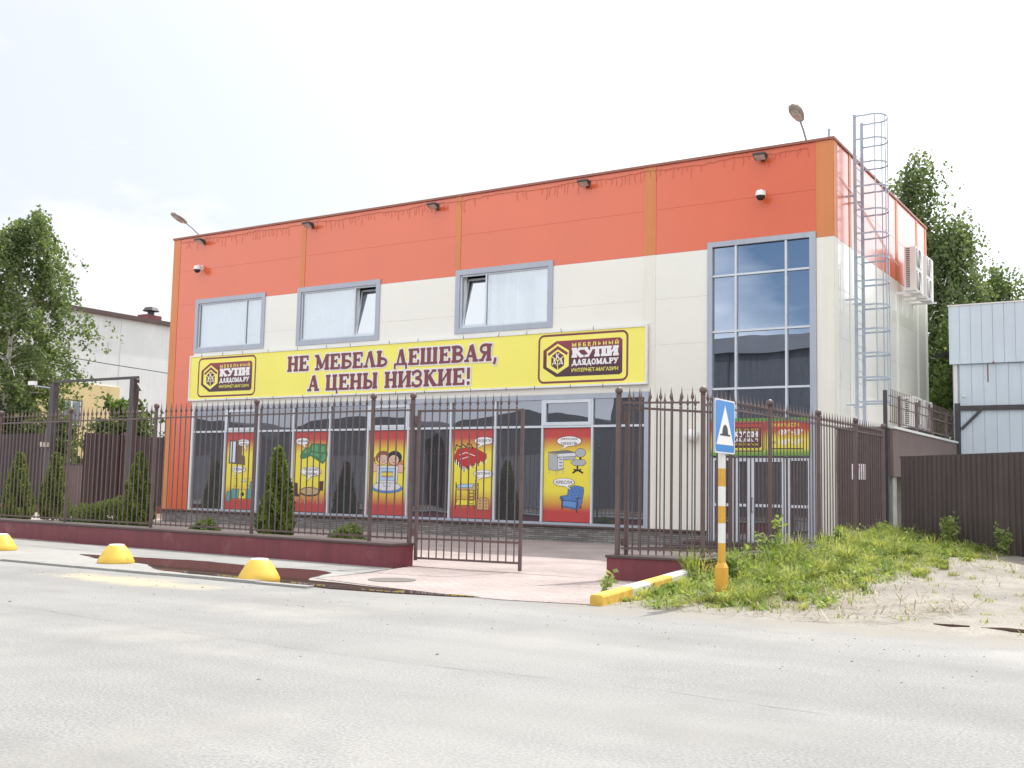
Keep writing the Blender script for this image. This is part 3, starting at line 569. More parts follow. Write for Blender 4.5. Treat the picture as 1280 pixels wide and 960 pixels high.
def upper_window(x0, x1, z0, z1, mul, sash_right, tilted, seed):
    rnd = random.Random(seed)
    win = MB(); tw = 0.155
    for a, b, c, d in ((x0, x1, z1-tw, z1), (x0, x1, z0, z0+tw), (x0, x0+tw, z0+tw, z1-tw), (x1-tw, x1, z0+tw, z1-tw)): win.box(a, b, -0.035, 0.14, c, d)
    w_ = win.build('window', M['frame'], bld)
    a, b, c, d = x0+tw, x1-tw, z0+tw, z1-tw
    f = MB(); q = 0.05
    for e in ((a, b, d-q, d), (a, b, c, c+q), (a, a+q, c+q, d-q), (b-q, b, c+q, d-q), (mul-q/2, mul+q/2, c+q, d-q)): f.box(e[0], e[1], 0.02, 0.09, e[2], e[3])
    f.build('window_frame', M['mullion'], w_)
    big = (mul+q/2, b-q) if not sash_right else (a+q, mul-q/2)
    sm = (a+q, mul-q/2) if not sash_right else (mul+q/2, b-q)
    MB().box(big[0], big[1], 0.05, 0.058, c+q, d-q).build('pane', M['clearglass'], w_)
    if tilted:
        s = MB(); H = d-c-2*q; an = R(9.0); g = MB()
        def rot(v): return (v[0], 0.06+(v[1])*math.cos(an)+v[2]*math.sin(an), c+q+v[2]*math.cos(an)-v[1]*math.sin(an))
        def rbox(mb_, e):
            t = MB(); t.box(*e); mb_.add([rot(v) for v in t.v], t.f)
        for e in ((sm[0]+.004, sm[1]-.004, 0, .05, 0, .06), (sm[0]+.004, sm[1]-.004, 0, .05, H-.06, H), (sm[0]+.004, sm[0]+.06, 0, .05, .06, H-.06), (sm[1]-.06, sm[1]-.004, 0, .05, .06, H-.06)): rbox(s, e)
        s.build('sash', M['mullion'], w_)
        rbox(g, (sm[0]+.06, sm[1]-.06, .02, .026, .06, H-.06)); g.build('pane', M['tiltglass'], w_)
    else: MB().box(sm[0], sm[1], 0.05, 0.058, c+q, d-q).build('pane', M['clearglass'], w_)
    bl = MB(); xx = a+0.02
    while xx < b-0.08:
        if not (tilted and sm[0]-0.02 < xx < sm[1]):
            an = rnd.uniform(0.2, 0.5) if seed != 2 else rnd.uniform(0.25, 0.95)
            dx, dy = 0.05*math.cos(an), 0.05*math.sin(an); x_ = xx+0.045; y_ = 0.17
            bl.add([(x_-dx, y_-dy, c), (x_+dx, y_+dy, c), (x_+dx, y_+dy, d), (x_-dx, y_-dy, d)], [(0, 1, 2, 3)])
        xx += 0.088 if seed != 2 else 0.098
    bl.build('blind', M['blind'], w_)
    r = MB(); e = 0.9
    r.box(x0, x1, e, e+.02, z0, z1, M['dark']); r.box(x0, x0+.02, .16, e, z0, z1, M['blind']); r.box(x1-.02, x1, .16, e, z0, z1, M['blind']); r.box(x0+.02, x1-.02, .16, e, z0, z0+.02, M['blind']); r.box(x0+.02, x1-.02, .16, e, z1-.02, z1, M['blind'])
    r.build('reveal', None, w_)
upper_window(*OPEN[0], -19.80, True, False, 0)
upper_window(*OPEN[1], -15.02, True, True, 1)
upper_window(*OPEN[2], -10.06, False, True, 2)

# shopfront glazing
shop = MB(); x0, x1, z0, z1 = OPEN[3]
shop.box(x0, x1, -0.02, 0.12, 3.86, z1); shop.box(x0, x1, -0.03, 0.12, z0, z0+0.07); shop.box(x0, x0+0.05, -0.02, 0.12, z0+0.07, 3.86); shop.box(x1-0.12, x1, -0.02, 0.12, z0+0.07, 3.86)
so = shop.build('shopfront', M['frame'], bld)
MX = [-22.08+1.557*i for i in range(12)]
for i in range(1, 11): MB().box(MX[i]-0.028, MX[i]+0.028, -0.012, 0.10, z0+0.072, 3.858).build('mullion', M['mullion'], so)
for i in range(11):
    a, b = (MX[i]+0.028 if i else x0+0.05), (MX[i+1]-0.028 if i < 10 else x1-0.12)
    MB().box(a+.001, b-.001, -0.008, 0.10, 3.09, 3.15).build('transom', M['mullion'], so)
    MB().box(a+.001, b-.001, 0.045, 0.055, z0+0.074, 3.088).build('pane', M['shopglass'], so)
    MB().box(a+.001, b-.001, 0.046, 0.056, 3.152, 3.856).build('pane', M['shopglass'], so)
    if i in (1, 5, 9):
        v = MB(); q = 0.09
        for e in ((a, b, 3.856-q, 3.854), (a, b, 3.153, 3.153+q), (a, a+q, 3.153+q, 3.856-q), (b-q, b, 3.153+q, 3.856-q)): v.box(e[0]+.002, e[1]-.002, -0.02, 0.04, e[2], e[3])
        v.build('vent_frame', M['mullion'], so)
# stairwell window with the entrance doors below it
x0, x1, z0, z1 = OPEN[4]
s = MB(); s.box(x0, x1, -0.04, 0.12, z1-0.13, z1); s.box(x0, x0+0.13, -0.04, 0.12, z0, z1-0.13); s.box(x1-0.16, x1, -0.04, 0.12, z0, z1-0.13)
sw = s.build('stairwell_window', M['frame'], bld)
cols = [(x0+0.13, -2.495), (-2.445, -1.205), (-1.155, x1-0.16)]; rows = [2.34, 4.005, 5.455, 6.885, z1-0.13]
for xm in (-2.47, -1.18): MB().box(xm-0.025, xm+0.025, -0.02, 0.10, 2.30, z1-0.132).build('mullion', M['mullion'], sw)
for k, zb in enumerate(rows[:-1]):
    for a, b in cols:
        MB().box(a+.001, b-.001, -0.016, 0.10, zb-0.025, zb+0.025).build('transom', M['mullion'], sw)
        MB().box(a+.001, b-.001, 0.045, 0.055, zb+0.026, rows[k+1]-0.026).build('pane', M['stairglass'], sw)
def leaf(name, a, b, z0_, z1_, fr, handle=None):
    f = MB()
    for e in ((a, b, z1_-fr, z1_), (a, b, z0_, z0_+fr*1.3), (a, a+fr, z0_+fr*1.3, z1_-fr), (b-fr, b, z0_+fr*1.3, z1_-fr), (a+fr, b-fr, 1.08, 1.15)): f.box(e[0], e[1], -0.012, 0.06, e[2], e[3])
    d = f.build(name, M['mullion'], bld)
    MB().box(a+fr, b-fr, 0.02, 0.03, 1.151, z1_-fr).build('pane', M['shopglass'], d)
    MB().box(a+fr, b-fr, 0.02, 0.03, z0_+fr*1.3, 1.079).build('pane', M['shopglass'], d)
    if handle: MB().tube([(handle, -0.012, 0.95), (handle, -0.07, 0.97), (handle, -0.07, 1.28), (handle, -0.012, 1.30)], 0.014, 6).build('handle', M['darksteel'], d)
leaf('side_light', x0+0.13, -2.50, 0.06, 2.28, 0.07)
leaf('door', -2.465, -2.10, 0.06, 2.28, 0.09)
leaf('door', -2.095, -1.20, 0.06, 2.28, 0.10, handle=-2.045)
leaf('side_light', -1.17, x1-0.16, 0.06, 2.28, 0.07)
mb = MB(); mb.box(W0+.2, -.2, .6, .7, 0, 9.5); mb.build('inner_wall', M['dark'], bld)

st_ = thing('doorstep', 'low brown doorstep below the glazed entrance doors', 'step', (-2, -0.6, 0))
MB().box(-3.9, -0.1, -1.05, -0.06, 0.012, 0.13).build('tread', M['cope'], st_, bevel=0.01); MB().box(-3.6, -0.2, -0.62, -0.065, 0.132, 0.22).build('tread', M['cope'], st_, bevel=0.01)

# ------------------------------------------------------------------ banner over the shopfront
ban = thing('banner', 'long yellow advertising banner with maroon slogan above the shopfront', 'banner', (-13.5, -0.1, 4.95))
bx0, bx1, bz0, bz1 = -22.32, -4.86, 4.19, 5.76
MB().box(bx0+.05, bx1-.05, -0.09, -0.07, bz0+.05, bz1-.05).build('sheet', M['banner'], ban)
f = MB()
for e in ((bx0, bx1, bz1-.05, bz1), (bx0, bx1, bz0, bz0+.05), (bx0, bx0+.05, bz0+.05, bz1-.05), (bx1-.05, bx1, bz0+.05, bz1-.05)): f.box(e[0], e[1], -0.115, -0.02, e[2], e[3])
f.build('frame', M['white'], ban)
tb = MB(); xx = bx0+0.6; rnd = random.Random(7)
while xx < bx1-.35:
    tb.bar((xx, -0.118, bz1-.06), (xx+rnd.uniform(-.03, .03), -0.118, bz1+.05), 0.012, 0.012); tb.bar((xx+.3, -0.118, bz0+.06), (xx+.3, -0.118, bz0-.04), 0.012, 0.012); xx += rnd.uniform(.9, 1.7)
tb.build('tie', M['darksteel'], ban)
yb = -0.0905
for txt, xa, xb, zb, h in (('НЕ МЕБЕЛЬ ДЕШЕВАЯ,', -17.68, -9.52, 5.02, 0.50), ('А ЦЕНЫ НИЗКИЕ!', -16.78, -10.42, 4.36, 0.50)):
    t = MB(); slab_text(t, txt, xa, xb, zb, h, yb, M['letterwhite'], grow=0.042); slab_text(t, txt, xa, xb, zb, h, yb, M['maroon'])
    t.build('slogan', None, ban)
for xa, xb in ((-21.86, -19.14), (-8.16, -5.44)):
    t = MB(); shop_logo(t, xa, xb, 4.33, 5.63, yb, M['logoplate'], M['banner']); t.build('logo', None, ban)
db = thing('door_banner', 'red, yellow and green opening hours banner above the entrance doors', 'banner', (-1.87, -0.08, 2.8))
MB().box(-3.12, -0.62, -0.07, -0.045, 2.33, 3.25).build('sheet', M['doorbanner'], db)
t = MB(); shop_logo(t, -3.02, -1.72, 2.44, 3.12, -0.0705, M['logoplate2'], flat('yellow_print', (0.80, 0.68, 0.06))); t.build('logo', None, db)
t = MB(); yp_, wp, kp = M['yellow_print'], M['letterwhite'], M['black']
font_text(t, 'РЕЖИМ РАБОТЫ', -1.60, 3.03, -0.85, 3.12, -0.0705, yp_, bold=0.03)
font_text(t, 'ПН-ПТ', -1.62, 2.86, -1.42, 2.92, -0.0705, kp, bold=0.03); font_text(t, 'СБ-ВС', -1.62, 2.62, -1.42, 2.68, -0.0705, kp, bold=0.03)
for zb, a, b in ((2.82, '09', '19'), (2.58, '10', '17')):
    font_text(t, a, -1.34, zb, -1.16, zb+.15, -0.0705, wp, bold=0.04); font_text(t, '00', -1.15, zb+.09, -1.08, zb+.15, -0.0705, wp, bold=0.03)
    t.rib([(-1.06, zb+.075), (-1.0, zb+.075)], 0.03, -0.0705, wp)
    font_text(t, b, -0.98, zb, -0.81, zb+.15, -0.0705, wp, bold=0.04); font_text(t, '00', -0.80, zb+.09, -0.73, zb+.15, -0.0705, wp, bold=0.03)
t.rib([(-1.62, 2.50), (-0.75, 2.50)], 0.025, -0.0705, kp)
t.build('opening_hours', None, db)

# ------------------------------------------------------------------ window posters
PY = 0.040
def poster(i, label):
    p = thing('window_poster', label, 'poster', ((MX[i]+MX[i+1])/2, PY, 1.8), 0, 'posters in the shopfront windows')
    MB().box(MX[i]+.045, MX[i+1]-.045, PY, PY+.004, 0.54, 3.075).build('sheet', M['poster'], p); return p, MX[i]+.045, MX[i+1]-.045
K = M['black']; WP = M['letterwhite']
class Pic:
    def __init__(s, x0, x1, z0=0.54, z1=3.075): s.x0, s.W, s.z0, s.H = x0, x1-x0, z0, z1-z0; s.mb = MB(); s.y = PY-0.0004
    def P(s, u, v): return (s.x0+u*s.W, s.z0+v*s.H)
    def poly(s, pts, m, line=True):
        q = [s.P(*p) for p in pts]
        if line: s.mb.rib(q, 0.022, s.y, K, closed=True)
        s.mb.poly(q, s.y, m)
    def rib(s, pts, wd, m): s.mb.rib([s.P(*p) for p in pts], wd, s.y, m)
    def ell(s, u, v, ru, rv, m, line=True):
        c = s.P(u, v)
        if line: s.mb.ell(c[0], c[1], ru*s.W+.012, rv*s.H+.012, s.y, K)
        s.mb.ell(c[0], c[1], ru*s.W, rv*s.H, s.y, m)
    def bubble(s, p, u, v, ru, rv, lines, tail):
        b = MB(); k0 = s.mb; s.mb = b; b.k = 70
        s.ell(u, v, ru, rv, K, False); s.poly([(u-.06, v-rv*.5), (u+.06, v-rv*.5), tail], WP)
        s.ell(u, v, ru*.95, rv*.93, WP, False)
        n = len(lines)
        for i, t in enumerate(lines):
            h = rv*(0.75 if n == 1 else 0.52); vc = v+(0 if n == 1 else (0.42-0.84*i)*rv)
            hw = ru*(.76 if n == 1 else .66)*min(1, len(t)/6+.25)
            a, c = s.P(u-hw, vc-h/2), s.P(u+hw, vc+h/2)
            font_text(b, t, a[0], a[1], c[0], c[1], s.y, K, bold=0.02, shear=0.2)
        b.build('speech_bubble', None, p); s.mb = k0
# 1 wardrobe and kitchen
p, a, b = poster(1, 'poster of a brown wardrobe over a turquoise kitchen, leftmost in the shopfront')
q = Pic(a, b); br = flat('brown_print', (0.16, 0.10, 0.06)); mir = flat('mirror_print', (0.62, 0.72, 0.86)); tq = flat('turquoise_print', (0.10, 0.33, 0.34)); wood = flat('wood_print', (0.55, 0.38, 0.16)); gy = flat('grey_print', (0.42, 0.43, 0.47)); lg = flat('light_grey_print', (0.66, 0.67, 0.72))
q.poly([(.10, .60), (.62, .58), (.60, .69), (.50, .70), (.50, .88), (.12, .90)], br); q.poly([(.14, .61), (.30, .61), (.30, .885), (.14, .885)], mir); q.rib([(.33, .61), (.33, .89)], .03, K)
q.poly([(.08, .10), (.22, .10), (.22, .24), (.08, .22)], tq); q.poly([(.24, .14), (.46, .14), (.46, .26), (.24, .26)], tq); q.poly([(.47, .14), (.68, .14), (.68, .25), (.47, .25)], yp_); q.poly([(.69, .14), (.92, .14), (.92, .36), (.80, .36), (.80, .26), (.69, .26)], tq)
q.poly([(.30, .30), (.42, .30), (.42, .40), (.30, .40)], yp_); q.poly([(.52, .36), (.66, .36), (.60, .40)], mir); q.poly([(.70, .31), (.80, .31), (.80, .40), (.70, .40)], yp_); q.ell(.58, .195, .05, .022, K)
q.mb.build('picture', None, p)
q.bubble(p, .55, .87, .20, .045, ['ШКАФЫ', 'ПРИХОЖИЕ'], (.66, .76)); q.bubble(p, .44, .52, .22, .045, ['КУХНИ'], (.28, .43))
# 2 sofa and dining set
p, a, b = poster(3, 'poster of a green corner sofa over a round dining table with chairs')
q = Pic(a, b); gr_ = flat('green_print', (0.04, 0.22, 0.09)); gr2 = flat('light_green_print', (0.09, 0.34, 0.14)); dbn = flat('dark_brown_print', (0.08, 0.035, 0.03)); tan = flat('tan_print', (0.50, 0.36, 0.19))
q.poly([(.18, .70), (.20, .66), (.34, .67), (.48, .70), (.70, .64), (.78, .62), (.84, .60), (.92, .64), (.97, .72), (.92, .80), (.90, .84), (.50, .85), (.44, .80), (.34, .80), (.24, .75)], gr_)
q.poly([(.50, .76), (.70, .74), (.70, .83), (.52, .84)], gr2); q.poly([(.72, .74), (.89, .74), (.88, .82), (.72, .83)], gr2); q.poly([(.24, .73), (.44, .72), (.46, .78), (.34, .79)], gr2); q.poly([(.46, .71), (.72, .68), (.82, .72), (.50, .745)], gr2); q.poly([(.78, .63), (.88, .63), (.94, .72), (.84, .73)], gr2)
q.poly([(.03, .21), (.14, .21), (.13, .35), (.03, .36)], dbn); q.poly([(.05, .19), (.22, .19), (.24, .21), (.05, .22)], dbn); q.poly([(.74, .27), (.87, .27), (.88, .38), (.76, .38)], dbn); q.ell(.50, .25, .29, .055, dbn); q.ell(.50, .255, .26, .045, tan)
for u in (.10, .24, .36, .60, .72, .84): q.rib([(u, .19), (u, .10)], .03, tan)
q.mb.build('picture', None, p)
q.bubble(p, .24, .88, .21, .045, ['ДИВАНЫ'], (.34, .80)); q.bubble(p, .52, .50, .30, .062, ['ОБЕДЕННЫЕ', 'ЗОНЫ'], (.38, .37))
# 3 children at a computer
p, a, b = poster(5, 'poster of cartoon children gathered behind a white computer monitor')
q = Pic(a, b); skin = flat('skin_print', (0.72, 0.45, 0.34)); redh = flat('red_hair_print', (0.28, 0.09, 0.05)); bl_ = flat('blue_print', (0.10, 0.25, 0.62)); ltb = flat('light_blue_print', (0.40, 0.58, 0.80)); orp = flat('orange_print', (0.62, 0.22, 0.05))
q.poly([(.18, .56), (.50, .56), (.50, .64), (.18, .64)], yp_); q.poly([(.50, .52), (.92, .52), (.90, .64), (.55, .64)], orp)
q.ell(.16, .56, .11, .05, skin); q.ell(.84, .55, .10, .05, skin)
q.ell(.38, .68, .19, .075, redh); q.ell(.38, .655, .14, .058, skin); q.ell(.68, .68, .18, .075, K); q.ell(.66, .65, .13, .058, skin)
for u in (.33, .43, .61, .71): q.ell(u, .665, .025, .014, WP); q.ell(u, .663, .010, .007, K, False)
q.rib([(.34, .63), (.38, .625), (.43, .63)], .014, K); q.rib([(.62, .625), (.66, .62), (.70, .625)], .014, K)
q.poly([(.04, .66), (.10, .68), (.10, .63)], flat('red_print', (0.5, 0.03, 0.03))); q.poly([(.10, .655), (.16, .68), (.16, .63)], M['red_print'])
q.ell(.50, .315, .40, .055, bl_); q.ell(.50, .335, .36, .05, lg); q.poly([(.42, .34), (.58, .34), (.58, .40), (.42, .40)], lg)
q.poly([(.22, .38), (.76, .38), (.78, .58), (.24, .58)], lg); q.poly([(.29, .41), (.69, .41), (.70, .55), (.30, .55)], ltb); q.poly([(.36, .45), (.64, .45), (.64, .51), (.36, .51)], wood); q.rib([(.34, .48), (.66, .48)], .05, yp_)
q.mb.build('picture', None, p)
# 4 bed and bunk bed
p, a, b = poster(7, 'poster of a red covered bed over a wooden bunk bed')
q = Pic(a, b); rp = M['red_print']
q.poly([(.06, .70), (.08, .64), (.30, .55), (.82, .66), (.82, .72), (.50, .80), (.14, .78)], rp)
for i in range(9):
    t_ = i/8; u, v = (.08+.22*t_*1.0, .67-.10*t_); q.rib([(u, v), (u+.005, v-.05)], .03, WP if i % 2 else K)
    u, v = (.32+.50*t_, .575+.09*t_); q.rib([(u, v), (u+.005, v-.045)], .03, K if i % 2 else WP)
q.rib([(.08, .76), (.10, .83), (.20, .80), (.24, .84), (.34, .80), (.38, .84), (.46, .83), (.50, .78)], .03, K); q.rib([(.18, .71), (.34, .74), (.56, .70)], .02, WP); q.rib([(.20, .66), (.40, .69)], .02, WP)
for u in (.12, .24, .58, .64): q.rib([(u, .10 if u in (.12, .58) else .14), (u, .40)], .035, dbn)
q.poly([(.12, .315), (.58, .315), (.66, .335), (.64, .365), (.14, .36)], wood); q.poly([(.14, .34), (.50, .345), (.54, .385), (.20, .375)], ltb); q.poly([(.12, .145), (.58, .145), (.58, .205), (.16, .20)], yp_)
for v in (.16, .20, .24, .28): q.rib([(.44, v), (.54, v)], .02, dbn)
q.rib([(.44, .12), (.44, .32)], .02, dbn); q.rib([(.54, .12), (.54, .32)], .02, dbn)
q.poly([(.64, .10), (.90, .10), (.90, .21), (.78, .24), (.64, .21)], wood)
for u in (.70, .84):
    for v in (.13, .165, .20): q.ell(u, v, .02, .008, rp, False)
q.mb.build('picture', None, p)
q.bubble(p, .76, .87, .23, .045, ['КРОВАТИ'], (.58, .78)); q.bubble(p, .76, .50, .23, .045, ['ДЕТСКИЕ'], (.57, .42))
# 5 office furniture and armchair
p, a, b = poster(9, 'poster of a grey office desk and swivel chair over a blue armchair, rightmost')
q = Pic(a, b); blu = flat('armchair_blue_print', (0.09, 0.20, 0.50)); dgy = flat('dark_grey_print', (0.17, 0.17, 0.20))
q.poly([(.10, .56), (.16, .55), (.28, .54), (.42, .56), (.42, .66), (.66, .66), (.68, .72), (.28, .71), (.10, .74)], gy); q.poly([(.30, .56), (.42, .57), (.42, .69), (.30, .68)], lg); q.poly([(.29, .69), (.68, .70), (.68, .735), (.29, .725)], lg); q.poly([(.10, .745), (.29, .728), (.69, .738), (.50, .76)], dgy)
for v in (.595, .63, .665): q.rib([(.33, v), (.40, v)], .03, dgy)
for u, v in ((.12, .55), (.28, .53), (.42, .55)): q.rib([(u, v), (u, v-.035)], .03, gy)
q.rib([(.78, .70), (.78, .60)], .06, K); q.ell(.78, .735, .105, .045, gy); q.poly([(.58, .63), (.66, .60), (.84, .60), (.90, .63), (.86, .66), (.66, .66)], gy); q.rib([(.72, .60), (.72, .54)], .05, K); q.rib([(.62, .52), (.72, .555), (.84, .52)], .05, K); q.rib([(.64, .56), (.72, .545), (.80, .56)], .04, K)
q.poly([(.40, .16), (.74, .13), (.82, .20), (.86, .34), (.84, .37), (.68, .385), (.54, .36), (.52, .28), (.38, .27), (.36, .25), (.40, .22)], blu)
q.poly([(.42, .17), (.70, .15), (.70, .215), (.42, .225)], flat('mid_blue_print', (0.13, 0.28, 0.60))); q.rib([(.38, .265), (.42, .24), (.40, .16)], .035, dbn); q.rib([(.78, .26), (.72, .25), (.74, .19), (.71, .135)], .035, dbn); q.rib([(.42, .225), (.70, .22)], .015, K)
for u in (.60, .68, .76):
    for v in (.25, .285, .32, .35): q.ell(u+(.03 if v in (.25, .32) else 0), v, .010, .005, dbn, False)
for u, v in ((.42, .16), (.72, .13), (.81, .17)): q.rib([(u, v), (u-.01, v-.03)], .03, dbn)
q.mb.build('picture', None, p)
q.bubble(p, .54, .86, .27, .055, ['ОФИСНАЯ', 'МЕБЕЛЬ'], (.37, .765)); q.bubble(p, .44, .42, .23, .045, ['КРЕСЛА'], (.60, .34))

# ------------------------------------------------------------------ fittings on the building
fl0 = loc_thing('floodlight', 'x', 'floodlight', (0, 0, 0))
b_ = MB(); b_.add([(-.18, -.42, .05), (.18, -.42, .05), (.20, -.16, .02), (-.20, -.16, .02), (-.18, -.42, -.02), (.18, -.42, -.02), (.17, -.18, -.13), (-.17, -.18, -.13)], [(0, 3, 2, 1), (4, 5, 6, 7), (0, 1, 5, 4), (1, 2, 6, 5), (2, 3, 7, 6), (3, 0, 4, 7)])
b_.build('housing', M['darksteel'], fl0, bevel=0.012)
MB().add([(-.15, -.405, -.030), (.15, -.405, -.030), (.14, -.20, -.124), (-.14, -.20, -.124)], [(0, 3, 2, 1)]).build('lens', M['lens'], fl0)
MB().bar((0, -.17, -.05), (0, 0, -.05), .05, .05).box(-.06, .06, -.02, 0, -.12, .03).build('bracket', M['darksteel'], fl0)
for i, (xx, lab) in enumerate(((-21.98, 'grey floodlight under the roof edge at the left corner, above window end'), (-16.9, 'grey floodlight beside the orange strip over the middle upstairs window'), (-11.87, 'grey floodlight left of the orange strip above the right upstairs window'), (-6.74, 'grey floodlight between the two rightmost orange strips of the facade'), (-1.75, 'grey floodlight above the white dome camera and stairwell window'))):
    o = fl0 if i == 0 else copy_tree(fl0); o.location = (xx, 0, 9.80); o.scale = (.9, .85, .85); tag(o, lab, 'floodlight', 'floodlights along the facade')
dm0 = loc_thing('dome_camera', 'x', 'camera', (0, 0, 0))
MB().box(-.05, .05, -.06, 0, -.06, .10).tube([(0, -.03, .06), (0, -.2, .07), (0, -.24, .02)], .035, 8).build('arm', M['white'], dm0)
MB().lathe([(.03, .07), (.10, .05), (.125, -.02), (.125, -.08)], (0, -.24, 0), 16).build('housing', M['white'], dm0, smooth=True)
MB().lathe([(.115, -.08), (.105, -.13), (.06, -.18), (.005, -.195)], (0, -.24, 0), 16).build('dome', M['black'], dm0, smooth=True)
for i, (xx, lab) in enumerate(((-22.02, 'white dome security camera at the left end of the facade'), (-1.74, 'white dome security camera above the stairwell window'))):
    o = dm0 if i == 0 else copy_tree(dm0); o.location = (xx, 0, 8.84); tag(o, lab, 'camera', 'dome cameras on the facade')
lp0 = loc_thing('roof_lamp', 'x', 'street lamp', (0, 0, 0))
MB().tube([(0, .45, 0), (0, .42, .14), (.03, .1, .30), (.06, -.28, .44)], .022, 8).build('arm', M['galv'], lp0, smooth=True)
h_ = MB(); hp = [(.01, -.32), (.07, -.26), (.12, -.08), (.13, .10), (.09, .26), (.01, .32)]
h_.lathe([(r_, z_) for r_, z_ in hp], (0, 0, 0), 14)
ang = R(-98); h_.v = [(v[0]*1.1, v[1]*.62*math.cos(R(0)), v[2]) for v in h_.v]
Rm = Matrix.Rotation(R(72), 4, 'X'); h_.v = [tuple(Rm @ Vector(v)+Vector((.07, -.48, .50))) for v in h_.v]
h_.build('head', M['lamphead'], lp0, smooth=True)
ln_ = MB(); ln_.lathe([(.002, -.22), (.07, -.16), (.085, 0), (.07, .15), (.002, .22)], (0, 0, 0), 12); ln_.v = [tuple(Rm @ Vector((v[0]*1.05, v[1]*.5-.055, v[2]))+Vector((.07, -.48, .50))) for v in ln_.v]
ln_.v = [(v[0], v[1], v[2]-.055*0) for v in ln_.v]
ln_.build('lens', M['lens'], lp0, smooth=True)
for i, (xx, lab) in enumerate(((-22.80, 'street lamp on a bent arm at the left corner of the roof'), (-0.80, 'street lamp on a bent arm at the right corner of the roof near the ladder'))):
    o = lp0 if i == 0 else copy_tree(lp0); o.location = (xx, 0, 10.03); o.scale = (1.2, 1.15, 1.15); tag(o, lab, 'street lamp', 'lamps on the roof edge')
gl = thing('wall_lamp', 'round white globe lamp on the cream wall left of the entrance', 'wall lamp', (-3.57, 0, 2.83))
MB().lathe([(.09, 0), (.11, -.04), (.09, -.06)], (-3.57, 0, 2.83), 14, ax='y').build('base', M['frame'], gl, smooth=True)
MB().sphere((-3.57, -.17, 2.83), .17, 16).build('globe', M['white'], gl, smooth=True)
ic = MB(); rnd = random.Random(11); xx = W0+.4; pts = []
while xx < -.6:
    pts.append((xx, -.02, 9.93-.05*abs(math.sin(xx*1.3))-rnd.uniform(0, .04)))
    if math.sin(xx*.9+1)+rnd.uniform(-.6, .9) > -.5:
        l_ = rnd.uniform(.06, .36); ic.tube([(xx, -.02, pts[-1][2]), (xx+rnd.uniform(-.03, .03), -.018, pts[-1][2]-l_*.5), (xx+rnd.uniform(-.04, .04), -.015, pts[-1][2]-l_)], .0042, 4)
    xx += rnd.uniform(.09, .18)
ic.tube(pts, .006, 4)
tag(ic.build('icicle_lights', flat('string_light_wire', (0.46, 0.14, 0.07)), None, shift=(-12, 0, 9.9)), 'unlit icicle light string hanging under the orange roof edge', 'string lights')

# roof ladder with safety cage
ld = thing('roof_ladder', 'grey caged access ladder on the right side wall', 'ladder', (0.1, 1.3, 3.1))
LX, LA, LB = 0.26, 0.95, 1.63
for yy in (LA, LB): MB().box(LX-.04, LX+.04, yy-.018, yy+.018, 3.1, 10.85).build('rail', M['galv'], ld)
z = 3.25
rg = None
while z < 10.1:
    MB().tube([(LX, LA+.018, z), (LX, LB-.018, z)], .011, 6).build('rung', M['galv'], ld); z += 0.30
for i in range(13):
    z = 10.80-.594*i; cy_ = (LA+LB)/2
    pts = [(LX, LA-.03, z), (LX+.15, LA-.03, z)]+[(LX+.42+.30*math.cos(R(a)), cy_+.37*math.sin(R(a)), z) for a in range(-110, 111, 20)]+[(LX+.15, LB+.03, z), (LX, LB+.03, z)]
    h = MB()
    for k in range(len(pts)-1): h.bar(pts[k], pts[k+1], .006, .045)
    h.build('hoop', M['galv'], ld)
for a in (-75, -20, 25, 75): MB().bar((LX+.415+.29*math.cos(R(a)), cy_+.36*math.sin(R(a)), 3.65), (LX+.415+.29*math.cos(R(a)), cy_+.36*math.sin(R(a)), 10.82), .035, .022).build('strap', M['galv'], ld)
for z in (3.6, 6.2, 8.8):
    for yy in (LA, LB): MB().bar((0.012, yy, z), (LX-.04, yy, z), .04, .04).build('bracket', M['galv'], ld)
gr = thing('roof_rail', 'thin metal guard rail on the roof beside the ladder', 'railing', (-.4, 1, 10))
MB().bar((-.39, 1.0, 9.68), (-.39, 1.0, 10.62), .06, .06).bar((-.39, LA, 9.68), (-.39, LA-.0, 9.7), .06, .06).build('post', M['galv'], gr)
w_ = MB()
for zz in (10.60, 10.35): w_.tube([(-.39, 1.0, zz), (LX-.04, LA, zz)], .008, 5)
w_.tube([(-.7, 1.0, 9.7), (-.7, 1.0, 10.84), (LX, LA, 10.86)], .007, 5); w_.build('wire', M['galv'], gr)

# outdoor air conditioning units
def ac(x, y, z, wd, h, n, label, group, bracket=True):
    t = thing('air_conditioner', label, 'air conditioner', (x, y, z), 0, group); D = .32
    MB().box(x, x+D, y, y+wd, z, z+h).build('casing', M['acwhite'], t, bevel=.015)
    for k in range(n):
        zc_ = z+h*(k+.5)/n; s_ = h/n*.42
        g = MB(); g.box(x+D+.001, x+D+.008, y+wd*.06, y+wd*.70, zc_-s_, zc_+s_, M['grille'])
        for q in range(5): g.lathe([(s_*(.2+.19*q), 0), (s_*(.2+.19*q)+.006, .012), (s_*(.2+.19*q)+.010, 0)], (x+D+.012, y+wd*.38, zc_), 20, M['acwhite'], ax='x')
        g.build('fan_grille', None, t)
    l_ = MB(); zz = z+.1
    while zz < z+h-.08: l_.box(x+.05, x+.15, y-.012, y-.001, zz, zz+.022); zz += .055
    l_.build('louvre', M['black'], t)
    if bracket:
        for yy in (y+.12, y+wd-.12): MB().bar((.013, yy, z-.03), (x+D+.1, yy, z-.03), .05, .05).bar((.013, yy, z-.55), (.013, yy, z-.03), .05, .03).build('bracket', M['white'], t)
    else:
        for yy in (y+.12, y+wd-.12): MB().box(x-.02, x+D+.05, yy-.04, yy+.04, z-.10, z).build('foot', M['darksteel'], t)
    return t
